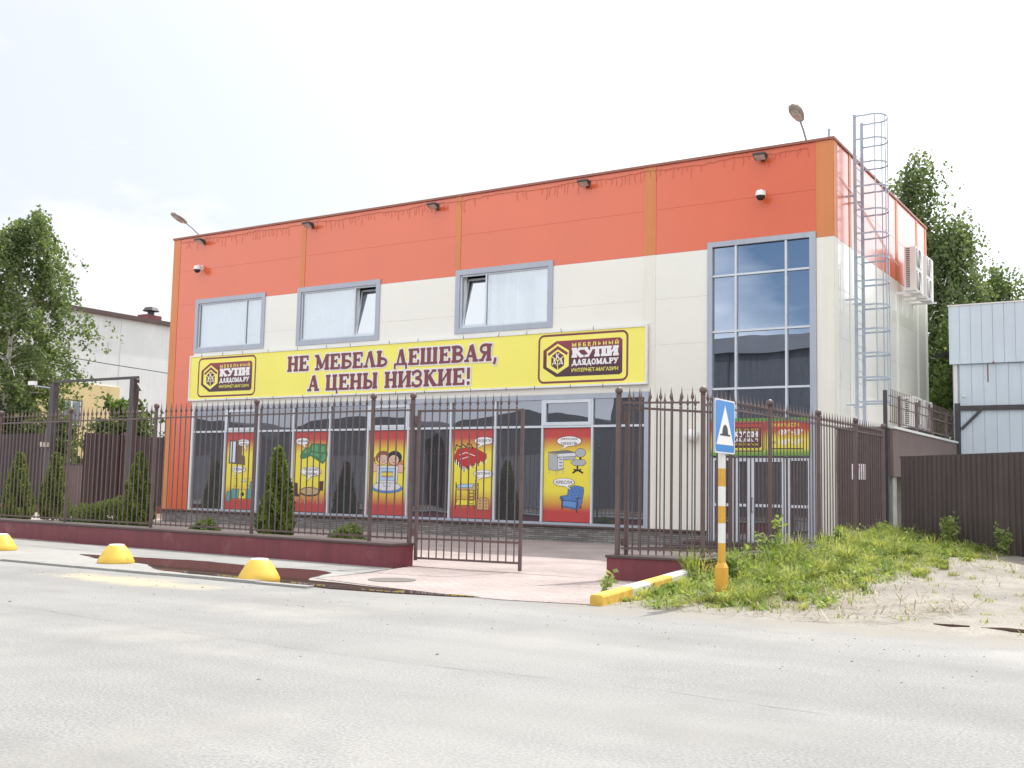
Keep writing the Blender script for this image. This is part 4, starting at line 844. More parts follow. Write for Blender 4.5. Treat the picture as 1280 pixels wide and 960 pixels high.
ac(.28, 6.05, 7.25, .95, 1.28, 2, 'nearer tall white outdoor unit high on the side wall', 'outdoor units on the side wall')
ac(.28, 7.45, 7.25, .95, 1.28, 2, 'farther tall white outdoor unit high on the side wall', 'outdoor units on the side wall')
ac(.32, 5.50, 3.32, .92, .85, 1, 'low white outdoor unit behind the railing, nearer to the ladder', 'outdoor units behind the railing', False)
ac(.32, 6.85, 3.32, .92, .85, 1, 'low white outdoor unit behind the railing, farther from the ladder', 'outdoor units behind the railing', False)
cb = MB(); cb.tube([(.02, .5, 9.2), (.02, 2.5, 8.9), (.02, 5.2, 8.3), (.1, 6.1, 8.0)], .012, 5); cb.tube([(.02, .45, 6.9), (.02, .45, 3.0)], .012, 5)
tag(cb.build('cable', M['acwhite'], None, shift=(0, 2, 8)), 'thin pale cable running along the side wall to the outdoor unit', 'cable')

# ------------------------------------------------------------------ raised deck on the right side
an = thing('side_annex', 'raised brown clad side annex carrying the outdoor units', 'annex', (.6, 3.5, 0))
c = MB(); c.box(.06, 1.27, .22, 7.9, 1.87, 2.97); c.build('cladding', M['retain'], an)
MB().box(.04, 1.31, .2, 7.95, 2.973, 3.03).build('coping', M['acwhite'], an)
rb = MB(); k = 0
while k < 60: rb.box(1.27, 1.274, .30+k*.125, .31+k*.125, 1.89, 2.96); k += 1
rb.build('cladding_rib', M['retain'], an)
MB().box(.95, 1.2, .42, .80, -.02, 1.868).build('pillar', M['concrete'], an); MB().box(.3, 1.1, 3.4, 3.8, -.02, 1.868).build('pillar', M['concrete'], an); MB().box(.3, 1.1, 7.0, 7.4, -.02, 1.868).build('pillar', M['concrete'], an)
rl = thing('deck_railing', 'low brown picket railing on top of the side annex', 'railing', (1.2, 3.5, 3.03))
for i, yy in enumerate((1.15, 3.0, 4.85, 6.7)): MB().box(1.17, 1.23, yy-.03, yy+.03, 3.03, 3.80).build('post', M['fence'], rl)
for zz in (3.14, 3.52, 3.74): MB().box(1.185, 1.215, .2, 7.9, zz-.012, zz+.012).build('rail', M['fence'], rl)
def mesh_data(mb, name, mat):
    o = mb.build(name, mat); me = o.data; bpy.data.objects.remove(o); return me
pk = mesh_data(MB().box(-.006, .006, -.006, .006, 0, .80), 'picket', M['fence']); yy = .3
while yy < 7.8: inst(pk, 'picket', rl, (0, yy-3.5, .08)); yy += .18
cp = thing('corner_post', 'tall dark steel post at the corner of the side annex', 'post', (1.12, .1, 0))
MB().box(1.06, 1.19, .04, .17, 0, 2.96).box(1.085, 1.165, .065, .145, 2.96, 3.86).build('shaft', M['darksteel'], cp); MB().box(1.05, 1.20, .03, .18, 2.955, 2.985).build('collar', M['darksteel'], cp)
def corrugated(mb, a, b, z0, z1, pitch=.2, d=.035, top_wave=0):
    a = Vector(a); b = Vector(b); dr = b-a; L_ = dr.length; dr.normalize(); nn = Vector((dr.y, -dr.x)); n = max(1, int(L_/pitch)); pr_ = []
    for i in range(n):
        for f_, h in ((0, 0), (.42, 0), (.52, d), (.90, d)): pr_.append(a+dr*((i+f_)*L_/n)+nn*h)
    pr_.append(b); m_ = len(pr_)
    mb.add([(p[0], p[1], z0) for p in pr_]+[(p[0], p[1], z1) for p in pr_], [(i, i+1, m_+i+1, m_+i) for i in range(m_-1)])
    return mb
sp = thing('sheet_screen', 'dark brown profiled sheet screen between the building corner and the side fence', 'screen', (.55, .02, 0))
corrugated(MB(), (.06, -.06), (1.06, -.06), .02, 2.95, .12, .02).build('sheet', M['sheet'], sp); MB().box(.03, 1.08, -.10, -.04, 2.95, 2.99).build('cap', M['darksteel'], sp)
nt_ = thing('notice', 'small white paper notice on the dark sheet screen', 'notice', (.55, -.1, 1.95))
MB().box(.40, .72, -.100, -.096, 1.78, 2.14).build('paper', M['letterwhite'], nt_)
t = MB(); font_text(t, '!', .53, 2.00, .58, 2.10, -.1005, flat('magenta_print', (0.5, 0.05, 0.2)))
for k in range(4): t.rib([(.44, 1.95-.045*k), (.68, 1.95-.045*k)], .012, -.1005, gy)
t.build('print', None, nt_)
mk = thing('marker_plate', 'small yellow marker plate low on the screen beside the building corner', 'plate', (.1, -.12, .62)); MB().box(.0, .26, -.115, -.105, .58, .68).build('plate', flat('marker_yellow', (0.7, 0.55, 0.05)), mk)
# ------------------------------------------------------------------ street fences, gate leaves, low walls
def picket(h):
    m = MB(); m.box(-.009, .009, -.009, .009, 0, h-.27)
    m.lathe([(.009, h-.27), (.020, h-.25), (.010, h-.23), (.012, h-.21), (.030, h-.165), (.013, h-.11), (.010, h-.09), (.001, h)], n=6); return m
PK_F = mesh_data(picket(2.60), 'picket', M['fence'])      # stands on the wall
PK_G = mesh_data(picket(2.90), 'picket', M['fence'])      # gate leaf
def post_mesh(h, s_=.038):
    m = MB(); m.lathe([(s_, 0), (s_, h-.135)], n=14); m.lathe([(s_+.004, h-.135), (s_+.010, h-.125), (.03, h-.115)], n=12)
    m.sphere((0, 0, h-.06), .062, 12); return m
PO_F = mesh_data(post_mesh(2.66), 'post', M['fence']); PO_G = mesh_data(post_mesh(3.10, .043), 'post', M['fence'])
def fence_run(root, posts, z0, gap=.165, top=2.76, low=.50, skip_end=()):
    org = Vector(root.location)
    for i, p in enumerate(posts):
        if i not in skip_end: inst(PO_F, 'post', root, Vector((p[0], p[1], z0))-org, math.atan2(posts[1][1]-posts[0][1], posts[1][0]-posts[0][0]))
    for i in range(len(posts)-1):
        a, b = Vector(posts[i]), Vector(posts[i+1]); d = (b-a).normalized(); a2, b2 = a+d*.055, b-d*.055
        for zz in (top, low): MB().bar((a2.x, a2.y, zz), (b2.x, b2.y, zz), .03, .03).build('rail', M['fence'], root)
        n = max(1, round((b-a).length/gap)); an_ = math.atan2(d.y, d.x)
        for k in range(1, n):
            p = a.lerp(b, k/n); inst(PK_F, 'picket', root, Vector((p.x, p.y, z0+.05))-org, an_)
def low_wall(name, label, a, b, th, h, side=1, parent_end=None):
    a = Vector(a); b = Vector(b); d = (b-a).normalized(); n = Vector((-d.y, d.x))
    t = thing(name, label, 'wall', ((a.x+b.x)/2, (a.y+b.y)/2, 0))
    def prism(mb, o0, o1, z0, z1, e):
        q = [a-d*e+n*o0, b+d*e+n*o0, b+d*e+n*o1, a-d*e+n*o1]
        mb.add([(p.x, p.y, z0) for p in q]+[(p.x, p.y, z1) for p in q], [(0, 3, 2, 1), (4, 5, 6, 7), (0, 1, 5, 4), (1, 2, 6, 5), (2, 3, 7, 6), (3, 0, 4, 7)]); return mb
    prism(MB(), -th/2, th/2, -.05, h-.045, 0).build('base', M['redwall'], t)
    prism(MB(), -th/2-.03, th/2+.03, h-.044, h, .02).build('coping', M['cope'], t, bevel=.008); return t
low_wall('low_wall', 'long low maroon wall under the street fence left of the gateway', (-32, -8.93), (-4.50, -10.62), .52, .42)
low_wall('low_wall', 'short low maroon wall right of the gateway behind the painted kerb', (-.70, -10.10), (.86, -9.92), .46, .40)
low_wall('low_wall', 'low maroon wall under the side fence, half hidden by weeds', (.64, -9.66), (1.12, .2), .40, .40)
fl = thing('metal_fence', 'long brown picket fence with ball topped posts left of the gateway', 'fence', (-12, -10, 0), 0, 'brown picket fences round the yard')
Lp = lambda x: (x, -10.55-(x+4.6)*.0607)
fence_run(fl, [Lp(x) for x in (-24.3, -21.1, -18.0, -14.94, -11.73, -8.52, -5.37)], .42)
a_, b_2 = Lp(-5.37), (-4.52, -10.42); fence_run(fl, [a_, b_2], .42, skip_end=(0, 1))
fr_ = thing('metal_fence', 'short brown picket fence between the open gateway and the corner post', 'fence', (0, -10, 0), 0, 'brown picket fences round the yard')
fence_run(fr_, [(-.58, -10.14), (.72, -9.80)], .42, .17, top=2.815, skip_end=(0, 1))
fs_ = thing('metal_fence', 'brown picket fence running back from the corner behind the road sign', 'fence', (1, -5, 0), 0, 'brown picket fences round the yard')
fence_run(fs_, [(.72, -9.80), (.88, -7.15), (.98, -4.62), (1.08, -2.30), (1.12, -.10)], .41, .165, top=2.78)
def gate_leaf(label, hinge, ang, wd, n):
    g = thing('gate_leaf', label, 'gate', (hinge[0], hinge[1], 0), ang, 'gate leaves of the gateway')
    for x_ in (.03, wd-.03): MB().box(x_-.025, x_+.025, -.025, .025, .12 if x_ < .5 else .03, 2.765).build('stile', M['fence'], g)
    for zz in (2.745, .50, .16): MB().box(.055, wd-.055, -.015, .015, zz-.018, zz+.018).build('rail', M['fence'], g)
    for k in range(n): inst(PK_G, 'picket', g, (.055+(wd-.11)*(k+.6)/(n+.2), 0, .14))
    for zz in (.6, 2.6): MB().box(-.05, .004, -.03, .03, zz-.06, zz+.06).build('hinge', M['fence'], g)
    return g
gate_leaf('closed brown picket gate leaf on the left half of the gateway', (-4.46, -10.36), R(8), 2.07, 13)
gate_leaf('brown picket gate leaf swung open behind the short right fence', (-.50, -10.06), R(57), 2.07, 13)
gp = thing('gate_post', 'ball topped brown gate post at the end of the long maroon wall', 'post', (-4.56, -10.38, 0)); inst(PO_G, 'shaft', gp, (0, 0, -.02))
gp = thing('gate_post', 'ball topped brown gate post on the right side of the open gateway', 'post', (-.585, -10.14, .0)); inst(PO_G, 'shaft', gp, (0, 0, -.03))

# dark sheet fence and pale shed at the right
sf = thing('sheet_fence', 'dark brown profiled sheet fence behind the weeds at the right', 'fence', (4, -2.8, .2))
corrugated(MB(), (1.60, -.55), (7.6, -6.02), .02, 2.27, .155, .03).build('sheet', M['sheet'], sf)
MB().bar((1.60, -.53, 2.285), (7.6, -6.0, 2.285), .05, .03).build('cap', M['sheet'], sf)
fp = MB()
for k in range(4): fp.box(1.75+k*1.8, 1.81+k*1.8, -.55-k*1.64+.03, -.49-k*1.64+.03, 0, 2.2)
fp.build('stake', M['darksteel'], sf)
sh = thing('metal_shed', 'tall pale blue sheet metal shed with dark steel frame at the right', 'shed', (6, 10, 0))
SY = 8.0
def ribs(mb, x0, x1, y, z0, z1, pitch, seed):
    rnd = random.Random(seed); x = x0
    while x < x1-.02:
        e = min(x+pitch, x1); mb.box(x+.005, e-.005, y+rnd.uniform(0, .006), y+.05, z0, z1); x = e
    mb.box(x0, x1, y+.03, y+.06, z0+.002, z1-.002); return mb
ribs(MB(), 1.10, 9, SY-.10, 5.30, 7.02, .30, 1).build('upper_cladding', M['shed'], sh)
ribs(MB(), 1.36, 9, SY, 4.08, 5.29, .33, 2).build('middle_cladding', M['shed'], sh)
ribs(MB(), 1.36, 9, SY+.02, -.02, 3.94, .33, 3).build('lower_cladding', M['shed'], sh)
fm = MB(); fm.box(1.36, 9, SY-.06, SY+.08, 3.942, 4.078); fm.build('beam', M['darksteel'], sh)
MB().box(1.22, 1.355, SY-.06, SY+.08, -.02, 4.15).build('column', M['darksteel'], sh); MB().box(1.20, 1.30, SY+.0, SY+.09, 4.151, 5.295).build('column', M['acwhite'], sh)
MB().bar((1.40, SY-.03, 3.40), (1.92, SY-.03, 3.93), .07, .07).build('brace', M['darksteel'], sh); MB().bar((3.20, SY-.03, 3.93), (3.75, SY-.03, 3.40), .07, .07).build('brace', M['darksteel'], sh)
b_ = MB(); b_.box(1.16, 9, SY+.09, SY+5, -.02, 6.98); b_.build('body', M['shed'], sh); MB().box(1.08, 9.05, SY-.12, SY+5.05, 7.021, 7.06).build('roof', M['acwhite'], sh)
MB().box(2.12, 2.15, SY-.012, SY-.002, 4.75, 5.28).box(2.28, 2.33, SY-.118, SY-.108, 5.27, 5.33).build('rust_stain', M['rust'], sh)
MB().add([(.72, SY-.4, 5.55), (1.10, SY-.05, 5.72), (1.10, SY+.6, 5.72), (.72, SY+.3, 5.55)], [(0, 1, 2, 3), (3, 2, 1, 0)]).build('canopy', M['darksteel'], sh)
fx = MB().sphere((1.47, SY-.07, 4.36), .035, 8); fx.bar((1.47, SY-.07, 4.36), (1.60, SY-.12, 4.32), .03, .03); tag(fx.build('shed_lamp', M['white'], None, shift=(1.5, SY, 4.3)), 'tiny white lamp fixed to the shed above the dark beam', 'lamp')

# ------------------------------------------------------------------ road sign, painted kerb, bollards
sg = thing('road_sign', 'blue speed bump road sign on a white and ochre striped pole', 'road sign', (2.08, -12.46, 0))
MB().lathe([(.095, -.05), (.095, .46), (.062, .52), (.062, .53)], (2.08, -12.46, 0), 4, ph=R(45)).build('sleeve', M['polyel'], sg, bevel=.004)
zs = [.53, .77, 1.02, 1.24, 1.49, 1.72, 1.94, 2.58]
for i in range(len(zs)-1): MB().lathe([(.048, zs[i]+.0005), (.048, zs[i+1])], (2.08, -12.46, 0), 14).build('stripe', M['polyel'] if i % 2 == 0 or i == 6 else M['poledge'], sg, smooth=True)
pl = MB(); S = .345; zc_ = 2.255; xs_ = 2.132
def spoly(mb, pts, lay, m, th=0):
    x_ = xs_+.0215+lay*.0012
    mb.add([(x_, -12.54+p[0], zc_+p[1]) for p in pts], [tuple(range(len(pts)))], m)
pl.box(xs_+.0005, xs_+.02, -12.54-S, -12.54+S, zc_-S, zc_+S); pl.box(2.12, xs_, -12.50, -12.42, zc_-.3, zc_-.22).box(2.12, xs_, -12.50, -12.42, zc_+.2, zc_+.28).build('plate', M['galv'], sg)
f = MB(); rr = lambda e: [(p[0], p[1]) for p in rrect(-S+e, S-e, -S+e, S-e, .045)]
spoly(f, rr(0), 0, M['letterwhite']); spoly(f, rr(.018), 1, M['bluesign']); spoly(f, [(0, .275), (-.295, -.235), (.295, -.235)], 2, M['letterwhite'])
spoly(f, [(p[0], p[1]) for p in ([(-.175, -.12), (.175, -.12)]+[(.175, -.10), (.11, -.098)]+[(.10*math.cos(R(a)), -.09+.115*math.sin(R(a))) for a in range(0, 181, 15)]+[(-.11, -.098), (-.175, -.10)])], 3, M['black'])
f.build('sign_face', None, sg)
kt = thing('painted_kerb', 'sloping kerb painted yellow and white beside the gateway', 'kerb', (.85, -12, 0))
ka, kb_ = Vector((.98, -13.78)), Vector((.66, -10.12)); segs = [(0, .28, 'kyel'), (.28, .46, 'kwhite'), (.46, .70, 'kyel'), (.70, 1, 'kwhite')]
for a, b, m in segs:
    p, q = ka.lerp(kb_, a), ka.lerp(kb_, b); n = Vector((.085, .008)); t = MB(); hz = lambda s_: .13+.12*s_
    vv = []
    for P_, s_ in ((p, a+.004), (q, b-.001)):
        for sx, zz in ((-1, -.02), (1, -.02), (1, hz(s_)-.03), (.8, hz(s_)), (-.8, hz(s_)), (-1, hz(s_)-.03)): vv.append((P_.x+n.x*sx, P_.y+n.y*sx, zz))
    t.add(vv, [(0, 1, 2, 3, 4, 5), (11, 10, 9, 8, 7, 6)]+[(i, i+6, (i+1) % 6+6, (i+1) % 6) for i in range(6)]); t.build('kerb_block', M[m], kt)
bl0 = loc_thing('traffic_block', 'x', 'traffic block', (0, 0, 0))
MB().lathe([(.300, 0), (.305, .03), (.27, .10), (.21, .20), (.155, .275), (.13, .298)], n=28).build('body', M['yellow'], bl0, smooth=True)
MB().lathe([(.128, .299), (.115, .312), (.06, .316)], n=24).build('cap', M['poledge'], bl0, smooth=True)
for i, (xx, yy, lab) in enumerate(((-12.62, -12.97, 'yellow concrete traffic block cut by the left edge of the photo'), (-8.45, -13.50, 'yellow concrete traffic block at the left end of the puddle, scuffed'), (-4.34, -14.20, 'yellow concrete traffic block standing in the puddle edge, nearest the gateway'))):
    o = bl0 if i == 0 else copy_tree(bl0); o.location = (xx, yy, .008); o.rotation_euler.z = i*1.3; tag(o, lab, 'traffic block', 'yellow blocks along the kerb')
dc = MB().lathe([(.36, .012), (.36, .019), (.33, .021)], (-2.97, -12.83, 0), 24)
tag(dc.build('drain_cover', flat('cast_iron', (0.16, 0.14, 0.13), .8), None, shift=(-2.97, -12.83, 0)), 'round drain cover in the paving left of the gateway', 'drain cover')

# ------------------------------------------------------------------ foliage
def np_mesh(name, V, k, rndv, mat, parent=None, shift=(0, 0, 0)):
    V = np.asarray(V, dtype=np.float32); nf = len(V)//k
    me = bpy.data.meshes.new(name); me.vertices.add(len(V)); me.vertices.foreach_set('co', V.ravel())
    me.loops.add(nf*k); me.loops.foreach_set('vertex_index', np.arange(nf*k, dtype=np.int32))
    me.polygons.add(nf); me.polygons.foreach_set('loop_start', np.arange(0, nf*k, k, dtype=np.int32)); me.polygons.foreach_set('loop_total', np.full(nf, k, dtype=np.int32))
    me.update(calc_edges=True); at = me.attributes.new('rnd', 'FLOAT', 'FACE'); at.data.foreach_set('value', np.asarray(rndv, dtype=np.float32))
    me.materials.append(mat); o = bpy.data.objects.new(name, me); COL.objects.link(o)
    if parent: o.parent = parent
    o.location = shift; return o
def leaf_quads(rs, P, size, asp=.6, hang=.0):
    n = len(P); d = rs.normal(size=(n, 3)); d[:, 2] -= hang; d /= np.linalg.norm(d, axis=1)[:, None]
    e = rs.normal(size=(n, 3)); x = np.cross(d, e); x /= np.linalg.norm(x, axis=1)[:, None]
    s_ = size*rs.uniform(.6, 1.35, n)[:, None]; V = np.empty((n, 4, 3))
    V[:, 0] = P; V[:, 1] = P+d*s_*.5+x*s_*asp*.5; V[:, 2] = P+d*s_; V[:, 3] = P+d*s_*.5-x*s_*asp*.5
    return V.reshape(-1, 3)
def make_tree(name, label, cat, x, y, h, rad, nlimb, ntwig, nleaf, size, bark, leafm, seed, base=.15, tr=.16, droop=1.0, lean=(0, 0), top_pow=.8, group=None, low=.0, spread=.28):
    rs = np.random.RandomState(seed); rnd = random.Random(seed)
    t = thing(name, label, cat, (x, y, 0), 0, group); pts = []; NS = 9
    for i in range(NS+1):
        f_ = i/NS; pts.append(Vector((lean[0]*f_**1.3+rnd.uniform(-.02, .02)*h*f_, lean[1]*f_**1.3+rnd.uniform(-.02, .02)*h*f_, h*.97*f_)))
    tb = MB(); tb.tube(pts, [tr*(1-f_/NS)**.8+.012 for f_ in range(NS+1)], 8)
    def at_(f_): f_ = min(max(f_, 0), .999)*NS; i = int(f_); return pts[i].lerp(pts[i+1], f_-i)
    LP = []; LR = []
    for i in range(nlimb):
        f_ = base+(1-base)*(i+rnd.random())/nlimb; p0 = at_(f_); az = i*2.4+rnd.uniform(-.5, .5)
        u = (f_-base)/(1-base); prof = (min(1, (u+low)*3.2) if u < .3 else 1)*max(.06, (1-u))**top_pow
        ln = rad*prof*rnd.uniform(.65, 1.12)*1.15; up_ = rnd.uniform(.35, .8)
        dirv = Vector((math.cos(az), math.sin(az), 0)); lp = []
        for k in range(6):
            s_ = k/5; lp.append(p0+dirv*ln*s_+Vector((rnd.uniform(-.06, .06)*ln*s_, rnd.uniform(-.06, .06)*ln*s_, ln*(up_*s_-.55*droop*s_*s_))))
        tb.tube(lp, [max(.008, tr*.42*(1-f_)*(1-.8*k/5)+.008) for k in range(6)], 5)
        for q in range(ntwig):
            s_ = rnd.uniform(.25, 1.05); k = min(int(s_*5), 4); c = lp[k].lerp(lp[k+1], s_*5-k)
            c = c+Vector((rnd.gauss(0, 1), rnd.gauss(0, 1), rnd.gauss(0, .8)))*spread*(.4+.12*rad)
            tl = rnd.uniform(.4, 1.1)*(.5+.16*rad)*(.6+.5*droop); td = Vector((dirv.x*rnd.uniform(0, .8)+rnd.uniform(-.4, .4), dirv.y*rnd.uniform(0, .8)+rnd.uniform(-.4, .4), rnd.uniform(.1, .9)-droop*1.1)); td = td.normalized()*tl
            m_ = max(3, int(nleaf*rnd.uniform(.5, 1.5))); ss = rs.uniform(0, 1, m_)[:, None]
            P = np.array(c)+np.array(td)*ss+np.array((0, 0, -.25*droop*tl))*ss**2+rs.normal(size=(m_, 3))*.075*(.6+.3*tl)
            LP.append(P); LR.append(np.clip(rnd.random()*.65+rs.uniform(0, .4, m_)-.02, 0, 1))
    tb.build('trunk', bark, t, shift=(0, 0, 0), smooth=True)
    P = np.concatenate(LP); P[:, 2] = np.maximum(P[:, 2], .1)
    np_mesh('crown', leaf_quads(rs, P, size, .65, .5*droop), 4, np.concatenate(LR), leafm, t); return t
bb = M['birchbark']; bl2 = M['birchleaf']
make_tree('birch_tree', 'large birch tree with pale trunk beyond the yard fence at the left', 'tree', -47.0, 8.5, 15.8, 4.9, 70, 28, 16, .20, bb, bl2, 21, .24, .20, 1.0, (1.8, 0), .55)
make_tree('birch_tree', 'birch cut by the left edge of the photo beyond the yard fence', 'tree', -51.5, 9.5, 13.4, 5.2, 40, 22, 20, .22, bb, bl2, 22, .2, .20, 1.0, (.5, 0), .55)
make_tree('shrub', 'tall green shrub seen through the dark gate portal', 'shrub', -38.4, 9.5, 5.0, 2.6, 26, 16, 16, .24, M['bark'], M['bushleaf'], 23, .04, .09, .3, (.8, 0), .6, None, .3)
make_tree('shrub', 'green shrub between the gate portal and the orange building corner', 'shrub', -36.2, 13.5, 5.6, 2.9, 26, 16, 16, .25, M['bark'], M['bushleaf'], 24, .04, .09, .3, (.3, 0), .6, None, .3)
make_tree('shrub', 'bushy shrub below the birch behind the left sheet fence', 'shrub', -43.5, 9.0, 4.4, 2.6, 22, 14, 16, .25, M['bark'], M['bushleaf'], 25, .04, .09, .4, (0, 0), .6, None, .3)
rt = 'trees behind the building'
make_tree('birch_tree', 'tallest slender birch rising behind the right roof corner', 'tree', -1.6, 16.0, 14.5, 3.2, 60, 26, 15, .15, bb, bl2, 31, .10, .14, 1.5, (.1, 0), 1.0, rt, 0, .38)
make_tree('birch_tree', 'birch behind the outdoor units, second tallest at the right', 'tree', -.5, 15.4, 12.0, 3.2, 64, 28, 15, .15, bb, bl2, 32, .06, .13, 1.5, (.3, 0), .75, rt, 0, .42)
make_tree('birch_tree', 'birch just left of the pale shed roof', 'tree', 1.0, 17.2, 10.2, 3.0, 60, 26, 15, .145, bb, bl2, 33, .05, .12, 1.5, (.2, 0), .7, rt, 0, .42)
make_tree('birch_tree', 'drooping birch above the left part of the shed roof', 'tree', 2.6, 16.4, 9.3, 3.0, 56, 24, 14, .145, bb, bl2, 34, .08, .11, 1.6, (.4, 0), .7, rt, 0, .42)
make_tree('birch_tree', 'low birch over the shed roof at the right edge', 'tree', 4.2, 17.6, 9.3, 3.0, 52, 24, 14, .145, bb, bl2, 35, .08, .11, 1.6, (.2, 0), .7, rt, 0, .42)
make_tree('shrub', 'dense green bush filling the gap between building and shed', 'shrub', .6, 13.5, 7.6, 2.1, 46, 22, 18, .13, M['bark'], M['bushleaf'], 36, .03, .08, .6, (0, 0), .5, None, .5, .38)
def thuja(label, x, y, h, r, seed):
    rs = np.random.RandomState(seed); t = thing('thuja', label, 'conifer', (x, y, 0), 0, 'young thujas behind the fence'); n = 9000
    u = rs.uniform(0, 1, n)**1.25; az = rs.uniform(0, 6.283, n); lob = 1+.16*np.sin(az*3+u*9+seed)+.10*np.sin(az*7-u*17)
    prof = np.where(u < .12, .75+u*2.1, (1-(u-.12)/.88)**.72)*lob; rr_ = r*prof*rs.uniform(.55, 1.03, n)**.5
    P = np.stack([rr_*np.cos(az), rr_*np.sin(az), .04+u*h*.97], 1)+rs.normal(size=(n, 3))*.012
    d = np.stack([np.cos(az)*.55, np.sin(az)*.55, np.full(n, .9)], 1)+rs.normal(size=(n, 3))*.28; d /= np.linalg.norm(d, axis=1)[:, None]
    e = rs.normal(size=(n, 3)); x_ = np.cross(d, e); x_ /= np.linalg.norm(x_, axis=1)[:, None]; s_ = rs.uniform(.05, .13, n)[:, None]
    V = np.empty((n, 4, 3)); V[:, 0] = P-x_*s_*.12; V[:, 1] = P+x_*s_*.12; V[:, 2] = P+d*s_+x_*s_*.25; V[:, 3] = P+d*s_-x_*s_*.25
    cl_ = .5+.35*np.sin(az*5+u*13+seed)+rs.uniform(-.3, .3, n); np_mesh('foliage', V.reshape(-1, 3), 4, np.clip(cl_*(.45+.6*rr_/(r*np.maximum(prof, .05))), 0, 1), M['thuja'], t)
    MB().tube([(0, 0, 0), (0, 0, h*.9)], [.035, .006], 6).build('trunk', M['bark'], t, shift=(0, 0, 0)); return t
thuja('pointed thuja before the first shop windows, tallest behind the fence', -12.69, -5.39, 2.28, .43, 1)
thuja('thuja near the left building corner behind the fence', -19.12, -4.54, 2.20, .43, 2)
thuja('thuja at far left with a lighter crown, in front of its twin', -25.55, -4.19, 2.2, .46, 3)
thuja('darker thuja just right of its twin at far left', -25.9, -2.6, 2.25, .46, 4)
def bush(label, x, y, r, h, seed):
    rs = np.random.RandomState(seed); t = thing('low_bush', label, 'bush', (x, y, 0), 0, 'low bushes behind the fence'); n = 3500
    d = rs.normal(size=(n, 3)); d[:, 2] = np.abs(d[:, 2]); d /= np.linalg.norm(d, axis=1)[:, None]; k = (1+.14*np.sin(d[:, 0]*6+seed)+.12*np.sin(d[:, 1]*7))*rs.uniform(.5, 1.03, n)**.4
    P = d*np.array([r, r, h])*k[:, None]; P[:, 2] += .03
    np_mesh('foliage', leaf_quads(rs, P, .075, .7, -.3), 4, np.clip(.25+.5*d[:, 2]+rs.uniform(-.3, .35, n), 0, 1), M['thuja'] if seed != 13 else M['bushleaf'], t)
    sm = MB()
    for a in range(5): sm.tube([(0, 0, 0), (r*.5*math.cos(a*1.26), r*.5*math.sin(a*1.26), h*.6)], .01, 5)
    sm.build('stem', M['bark'], t, shift=(0, 0, 0)); return t
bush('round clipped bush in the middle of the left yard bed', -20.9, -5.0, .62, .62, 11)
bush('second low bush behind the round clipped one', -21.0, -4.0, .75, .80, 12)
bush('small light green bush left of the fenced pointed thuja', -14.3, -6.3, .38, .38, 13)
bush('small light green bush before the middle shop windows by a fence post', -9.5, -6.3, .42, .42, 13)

# grass, weeds, straw on the verge
rs = np.random.RandomState(5)
gy_, gx_ = np.array([-13.75, -13.4, -12.9, -11.6, -9.8, -7.9, -6.2, -2.4, 0.5]), np.array([2.3, 3.0, 3.35, 3.65, 3.5, 3.6, 3.9, 4.4, 5.2])
def grass_pts(n, dens):
    out = []
    while sum(map(len, out)) < n:
        Y = rs.uniform(-13.7, 1.5, 40000); X = rs.uniform(.75, 6.0, 40000); e = np.interp(Y, gy_, gx_)
        wl = np.where(Y < -10.0, .98+.085*(-13.78-Y)/-3.66*0, .88+.048*(Y+9.7)); wl = np.where(Y < -10.0, 1.0-(Y+13.78)*.087+.06, np.maximum(.86, .64+.0487*(Y+9.66)+.22))
        cl = .5+.5*np.sin(X*4.1+np.sin(Y*2.3)*1.7)*np.sin(Y*3.3+X*1.1); edge = np.clip((e-X)/.8, 0, 1); fr = np.clip((Y+13.75)/.9, .12, 1)
        pr_ = (edge**.7)*fr*(.45+.55*cl)*dens(X, Y); ok = (X > wl) & (rs.uniform(0, 1, 40000) < pr_); out.append(np.stack([X[ok], Y[ok]], 1))
    return np.concatenate(out)[:n]
def mz(P): 
    s_ = lambda v: np.clip(v, 0, 1)**2*(3-2*np.clip(v, 0, 1))
    return .016+.32*s_((P[:, 1]+12.9)/9.5)*(1-.35*s_((P[:, 0]-3.4)/2.5))
def blades(P, z0, H, az, bend, wv):
    n = len(P); ln_ = H*bend; B0 = np.stack([P[:, 0], P[:, 1], z0], 1); dx = np.stack([np.cos(az), np.sin(az), 0*az], 1); sx_ = np.stack([-np.sin(az), np.cos(az), 0*az], 1)*wv[:, None]
    mid = B0+dx*(ln_*.35)[:, None]; mid[:, 2] += H*.62; tip = B0+dx*ln_[:, None]; tip[:, 2] += H*(1-.25*bend)
    V = np.empty((n, 2, 4, 3)); V[:, 0, 0] = B0-sx_; V[:, 0, 1] = B0+sx_; V[:, 0, 2] = mid+sx_*.8; V[:, 0, 3] = mid-sx_*.8; V[:, 1, 0] = mid-sx_*.8; V[:, 1, 1] = mid+sx_*.8; V[:, 1, 2] = tip+sx_*.12; V[:, 1, 3] = tip-sx_*.12
    return V.reshape(-1, 3)
kerbside = lambda P: (P[:, 0] < 1.95) & (P[:, 1] < -10.4)
def size_at(P):
    e = np.interp(P[:, 1], gy_, gx_); return np.clip((e-P[:, 0])/(e-.9), .12, 1)**.8*np.clip((P[:, 1]+13.8)/1.6, .2, 1)*np.where(kerbside(P), .30, 1.0)
Vs, Rs = [], []
P = grass_pts(14000, lambda X, Y: 1.0); n = len(P); H = rs.uniform(.04, .20, n)*(.35+.65*size_at(P)); Vs.append(blades(P, mz(P)-.01, H, rs.uniform(0, 6.283, n), rs.uniform(.2, .9, n), rs.uniform(.004, .009, n))); Rs.append(np.repeat(np.clip(rs.uniform(.1, .9, n), 0, 1), 2))
